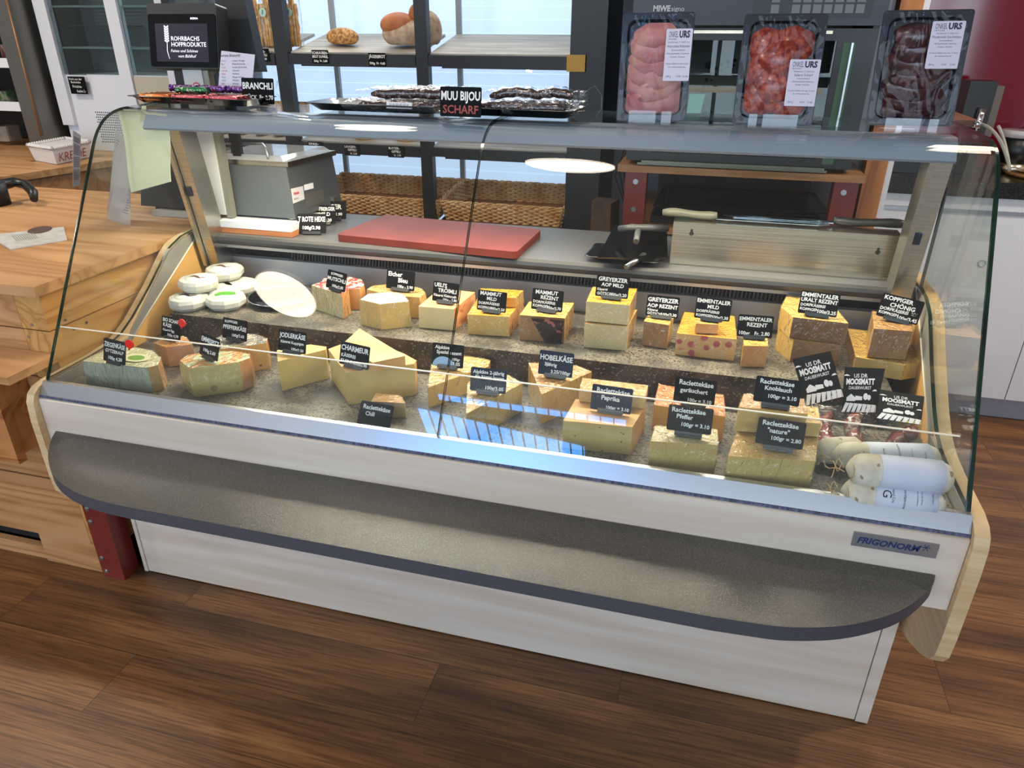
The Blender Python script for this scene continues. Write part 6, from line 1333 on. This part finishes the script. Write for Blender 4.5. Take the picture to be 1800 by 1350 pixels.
bm = new(); box(bm, 1.28, 1.88, 1.58, 2.0, 0.796, 0.8245); bevel(bm, .004); tag(obj('flat_crate', bm, M_blackm), 'flat black crate carrying the stack of baking sheets', 'crate')
t = thing('oven', 'blue black baking oven with button panel and glass door behind counter', 'oven', (1.56, 1.8, 1.02))
bm = new(); box(bm, 1.20, 1.27, 1.49, 1.52, 1.04, 1.46); box(bm, 1.82, 1.935, 1.49, 1.52, 1.04, 1.46); box(bm, 1.27, 1.82, 1.49, 1.52, 1.425, 1.46); box(bm, 1.27, 1.82, 1.49, 1.52, 1.04, 1.066); obj('door_frame', bm, M_ovd, t)
bm = new(); box(bm, 1.18, 1.20, 1.52, 2.15, 1.03, 1.8); box(bm, 1.92, 1.94, 1.52, 2.15, 1.03, 1.8); box(bm, 1.2, 1.92, 2.1, 2.15, 1.03, 1.8); box(bm, 1.2, 1.92, 1.521, 2.1, 1.03, 1.045); box(bm, 1.2, 1.92, 1.521, 2.1, 1.6, 1.62); obj('oven_casing', bm, M_ovd, t)
bm = new(); box(bm, 1.175, 1.945, 1.47, 1.52, 1.468, 1.85); pn = obj('control_panel', bm, M_ovn, t)
bm = new(); box(bm, 1.22, 1.80, 1.478, 1.487, 1.4445, 1.4535); obj('steel_bar', bm, M_steel, t)
MX = Matrix.Translation((1.24, 1.4692, 1.509)) @ Matrix.Rotation(PI/2, 4, 'X'); bm = new(); text_bm(bm, 'MIWE', w=.055, h=.017, mtx=MX, bold=.04); text_bm(bm, 'signo', w=.055, h=.015, x=.058, mtx=MX); obj('panel_lettering', bm, mat('pale grey lettering', 'b9bec6', .6), pn)
bm = new()
for c0 in range(9):
    for r_ in range(2):
        if c0 in (1,): continue
        x = 1.605+c0*0.031; z = 1.502+r_*0.03; box(bm, x, x+0.024, 1.467, 1.4698, z, z+0.024)
obj('panel_buttons', bm, mat('grey buttons', '6d747d', 0.5), pn)
bm = new(); box(bm, 1.55, 1.90, 1.4685, 1.4697, 1.49, 1.58); obj('keypad_field', bm, mat('dark keypad field', '1d222b', .4), pn)
bm = new(); box(bm, 1.271, 1.819, 1.497, 1.501, 1.067, 1.424); obj('door_glass', bm, clear('dark tinted oven glass', (0.62, 0.68, 0.68)), t)
bm = new(); box(bm, 1.22, 1.90, 1.80, 1.81, 1.05, 1.58); bk = obj('oven_back_plate', bm, mat('warm grey chamber steel', '6a625e', 0.4, 0.6), t)
bm = new(); cc = P(1290, 165, y=1.799)
for r_, n in ((0.115, 30), (0.098, 26)):
    for k in range(n):
        a = 2*PI*k/n; tube(bm, [(cc.x+r_*math.cos(a), 1.7995, cc.z+r_*math.sin(a)), (cc.x+r_*math.cos(a), 1.798, cc.z+r_*math.sin(a))], 0.0062 if r_ > .1 else .004, 8)
obj('vent_holes', bm, M_dark, bk)
bm = new(); p = P(1246, 114, y=1.799); tube(bm, [(p.x, 1.7995, p.z), (p.x, 1.79, p.z)], 0.014, 16); obj('lamp_port', bm, M_ovd, bk)
bm = new(); q = [P(1205, 212, y=1.78), P(1228, 212, y=1.78), P(1240, 165, y=1.79), P(1212, 165, y=1.79)]; quad(bm, q, .002); obj('glowing_paper_patch', bm, mat('mint paper with added glow', '8fd6b4', 0.4, emit='8fd6b4', estr=.35), bk)  # sunlit paper behind the oven glass, its glow put in as emission
bm = new(); box(bm, 1.84, 1.875, 1.4885, 1.4899, 1.05, 1.42); obj('green_strip', bm, mat('dull green strip', '3f5f4a', .5), t)
bm = new(); box(bm, 1.862, 1.868, 1.484, 1.488, 1.10, 1.42); obj('door_handle', bm, M_bolt, t)
bm = new(); box(bm, 1.225, 1.86, 1.484, 1.50, 1.022, 1.0295); box(bm, 1.24, 1.85, 1.475, 1.50, 1.031, 1.0385); obj('drip_rail', bm, mat('olive grey drip rail', '77776a', .35, .8), t)
# vertical post and panel edge
bm = new(); box(bm, 1.995, 2.062, 1.58, 1.66, 0.0, 2.75); bevel(bm, .003); tag(obj('oak_post', bm, pine_mat('orange oak', 'z', 'a8672c', 'c5843e', '8a5122')), 'orange brown wooden post right of the oven', 'post')
bm = new(); box(bm, 2.064, 2.082, 1.59, 1.9, 0.0, 2.75); tag(obj('panel_edge', bm, M_white), 'narrow white panel edge beside the orange wooden post', 'panel')
# shade plant leaves / cables on the wall
t = thing('wall_cables', 'thin dark cables hanging on the grey wall beside the rack', 'cable', (1.08, 2.2, 0.7))
for k in range(3):
    bm = new(); tube(bm, [(1.09+0.01*k, 2.22, 1.0-.04*k), (1.085+.015*k, 2.2, .95), (1.06+.02*k, 2.18, .85+.02*k), (1.12, 2.17, .72), (1.20, 2.16, .66+.02*k)], .003, 6); obj('cable', bm, M_black, t)
t = thing('paper_sack', 'dark brown folded sack standing on the floor behind the worktop', 'sack', (1.08, 1.6, 0.0))
bm = new(); prism(bm, [(1.06, 1.55), (1.165, 1.50), (1.175, 1.72), (1.06, 1.75)], 0.0, 0.86, top=[(1.05, 1.60), (1.13, 1.56), (1.15, 1.66), (1.06, 1.68)]); bevel(bm, .01, 2, 40); obj('sack_body', bm, mat('brown sack', '3a2a22', .8, col2='54402f', scale=20, bump=.4), t)

# ------------------------------------------------------------------ kitchen run on the right
bm = new(); box(bm, 2.1, 4.6, 2.238, 2.249, 0.96, 2.75); s_ = obj('splashback', bm, mat('glossy wine red glass', '6a1420', 0.08, col2='7c1b2a', scale=1.2, spec=.8)); tag(s_, 'glossy wine red splashback panel on the rear wall', 'splashback')
t = thing('kitchen_cabinets', 'white lacquer base cabinets under black granite top at right', 'kitchen cabinet', (3.3, 2.05, 0))
bm = new(); box(bm, 2.095, 4.59, 1.87, 2.23, 0.10, 0.904); obj('carcass', bm, mat('cabinet carcass grey', '8f9096', .6), t)  # plain grey body between the white fronts
bm = new(); box(bm, 2.095, 4.59, 1.90, 2.2, 0.0, 0.0995); obj('toe_kick', bm, mat('grey toe kick', '9c9aa4', .5), t)
for x0, x1 in ((2.10, 2.745), (2.749, 3.39), (3.394, 4.04), (4.044, 4.585)):
    bm = new(); box(bm, x0, x1, 1.85, 1.869, 0.104, 0.842); bevel(bm, .0015, 1); dr = obj('door', bm, M_white, t)
    bm = new(); box(bm, x0, x1, 1.85, 1.869, 0.856, 0.902); bevel(bm, .0015, 1); obj('drawer_front', bm, M_white, t)
    bm = new(); box(bm, x0, x1, 1.846, 1.866, 0.8425, 0.8555); obj('grip_rail', bm, M_bolt, t)
    if x0 < 2.2:
        p = P(1726, 463, y=1.849); bm = new(); tube(bm, [(p.x+.013*math.cos(2*PI*k/20), 1.8485, p.z+.013*math.sin(2*PI*k/20)) for k in range(20)], .0018, 6, closed=True); obj('lock_ring', bm, M_bolt, dr)
M_gran = mat('black granite', '141315', 0.2, col2='3a3836', scale=220, detail=2, ramp=(.5, .75))
bm = new(); box(bm, 2.085, 4.59, 1.835, 2.236, 0.9045, 0.962); bevel(bm, .002); obj('granite_top', bm, M_gran, t)
# things on the granite
bm = new(); box(bm, 2.13, 2.35, 1.95, 2.2, .963, 1.06); bevel(bm, .01); tag(obj('black_case', bm, mat('deep black case', '0d0e12', .35)), 'low wide black case on the granite top by white panel edge', 'appliance')
bm = new(); box(bm, 2.15, 2.33, 1.97, 2.18, 1.0605, 1.12); bevel(bm, .01); tag(obj('grey_case', bm, mat('dark grey case', '2a2b2d', .4)), 'dark grey case stacked on the low black case', 'appliance')
t = thing('coffee_grinder', 'black appliance with chrome cylinder rising behind the dried meat pack', 'appliance', (2.42, 2.05, .963))
bm = new(); box(bm, 2.36, 2.45, 1.99, 2.11, .963, 1.29); bevel(bm, .004); obj('appliance_body', bm, mat('black brown appliance', '17140f', .35), t)
bm = new(); box(bm, 2.4505, 2.475, 1.99, 2.08, 1.10, 1.275); obj('grey_side', bm, mat('warm grey side', '5f5750', .5), t)
bm = new(); p = P(1722, 205, y=1.97); tube(bm, [(p.x, 1.97, 1.115), (p.x+.003, 1.97, 1.2)], .014, 16); tube(bm, [(p.x-.003, 1.965, 1.105), (p.x-.003, 1.945, 1.105)], .011, 12); obj('chrome_cylinder', bm, mat('chrome', 'd5d5d8', .06, 1.0), t)
bm = new(); lathe(bm, [(.0005, 1.001), (.052, 1.001), (.056, 1.09), (.0005, 1.091)], (2.60, 2.08, 0), 28); tag(obj('black_canister', bm, M_black), 'round black canister right of the appliance', 'canister')
bm = new(); lathe(bm, [(.045, 1.0915), (.062, 1.0945), (.064, 1.118), (.060, 1.119), (.0005, 1.116)], (2.60, 2.08, 0), 28); tag(obj('clear_lid', bm, clear('frosted lid', (.9, .88, .88), haze=.35, rough=.2)), 'shallow clear round lid on the black canister', 'lid')
bm = new(); lathe(bm, [(.0005, .963), (.06, .963), (.06, 1.0), (.0005, 1.0)], (2.60, 2.08, 0), 28); tag(obj('steel_ring_base', bm, M_steel), 'low steel base under the black canister', 'base')
t = thing('serving_board', 'round wooden board with shiny metal plate on granite top at right edge', 'board', (2.72, 2.0, .963))
bm = new(); lathe(bm, [(.0005, .9635), (.15, .9635), (.155, .975), (.0005, .975)], (2.72, 2.03, 0), 40); obj('wood_disc', bm, M_oak2, t)
bm = new(); lathe(bm, [(.0005, .9755), (.10, .9755), (.135, .984), (.137, .985), (.10, .9775), (.0005, .977)], (2.72, 2.02, 0), 40); obj('metal_plate', bm, mat('brass bright plate', 'b5a888', .2, 1.0), t)
t = thing('crinkled_bag', 'crumpled shiny black bag at the right edge above the granite top', 'bag', (2.78, 2.12, 1.0))
bm = new(); blob(bm, (2.80, 2.13, 1.075), .12, .07, .10, n=28, m_=18, f=lambda v: v*(1+.10*math.sin(v.x*90)*math.cos(v.z*110+v.y*70))); obj('bag_body', bm, mat('shiny black plastic bag', '0e0f16', .12, bump=1.0, bscale=25), t)
bm = new(); box(bm, 2.69, 2.92, 2.07, 2.2, .963+.0225, .9988); tag(obj('flat_tin', bm, M_blackm), 'flat black tin under the crumpled black bag', 'tin')
# white cables at the right end of the glass
t = thing('lamp_cables', 'two pale cables hanging from chrome knob at the right end of glass', 'cable', (2.03, .6, .86))
for a, b, c_, d in ((P(1722, 218, y=.66), P(1745, 222, y=.64), P(1762, 245, y=.60), P(1772, 285, y=.56)), (P(1755, 222, y=.66), P(1762, 235, y=.64), P(1770, 262, y=.58), P(1775, 300, y=.54))):
    bm = new(); pts = [((1-s)**3)*a+3*s*(1-s)**2*b+3*s*s*(1-s)*c_+s**3*d for s in [k/12 for k in range(13)]]; tube(bm, pts, .0035, 8); obj('cable', bm, mat('pale grey cable', 'a09c90', .4), t)
p = P(1717, 218, y=.655); bm = new(); tube(bm, [p+Vector((-.006, 0, 0)), p+Vector((.006, 0, 0))], .0085, 14); obj('chrome_knob', bm, MATS['chrome'], t)
# wooden board lying on the rear right of the glass top
bm = new(); box(bm, 1.905, 2.05, .70, .95, 1.262, 1.275); bevel(bm, .004); tag(obj('brown_tray_board', bm, mat('reddish brown board', '6b4636', .4, col2='7d5543', scale=8)), 'reddish brown board behind the right end of glass top', 'board')
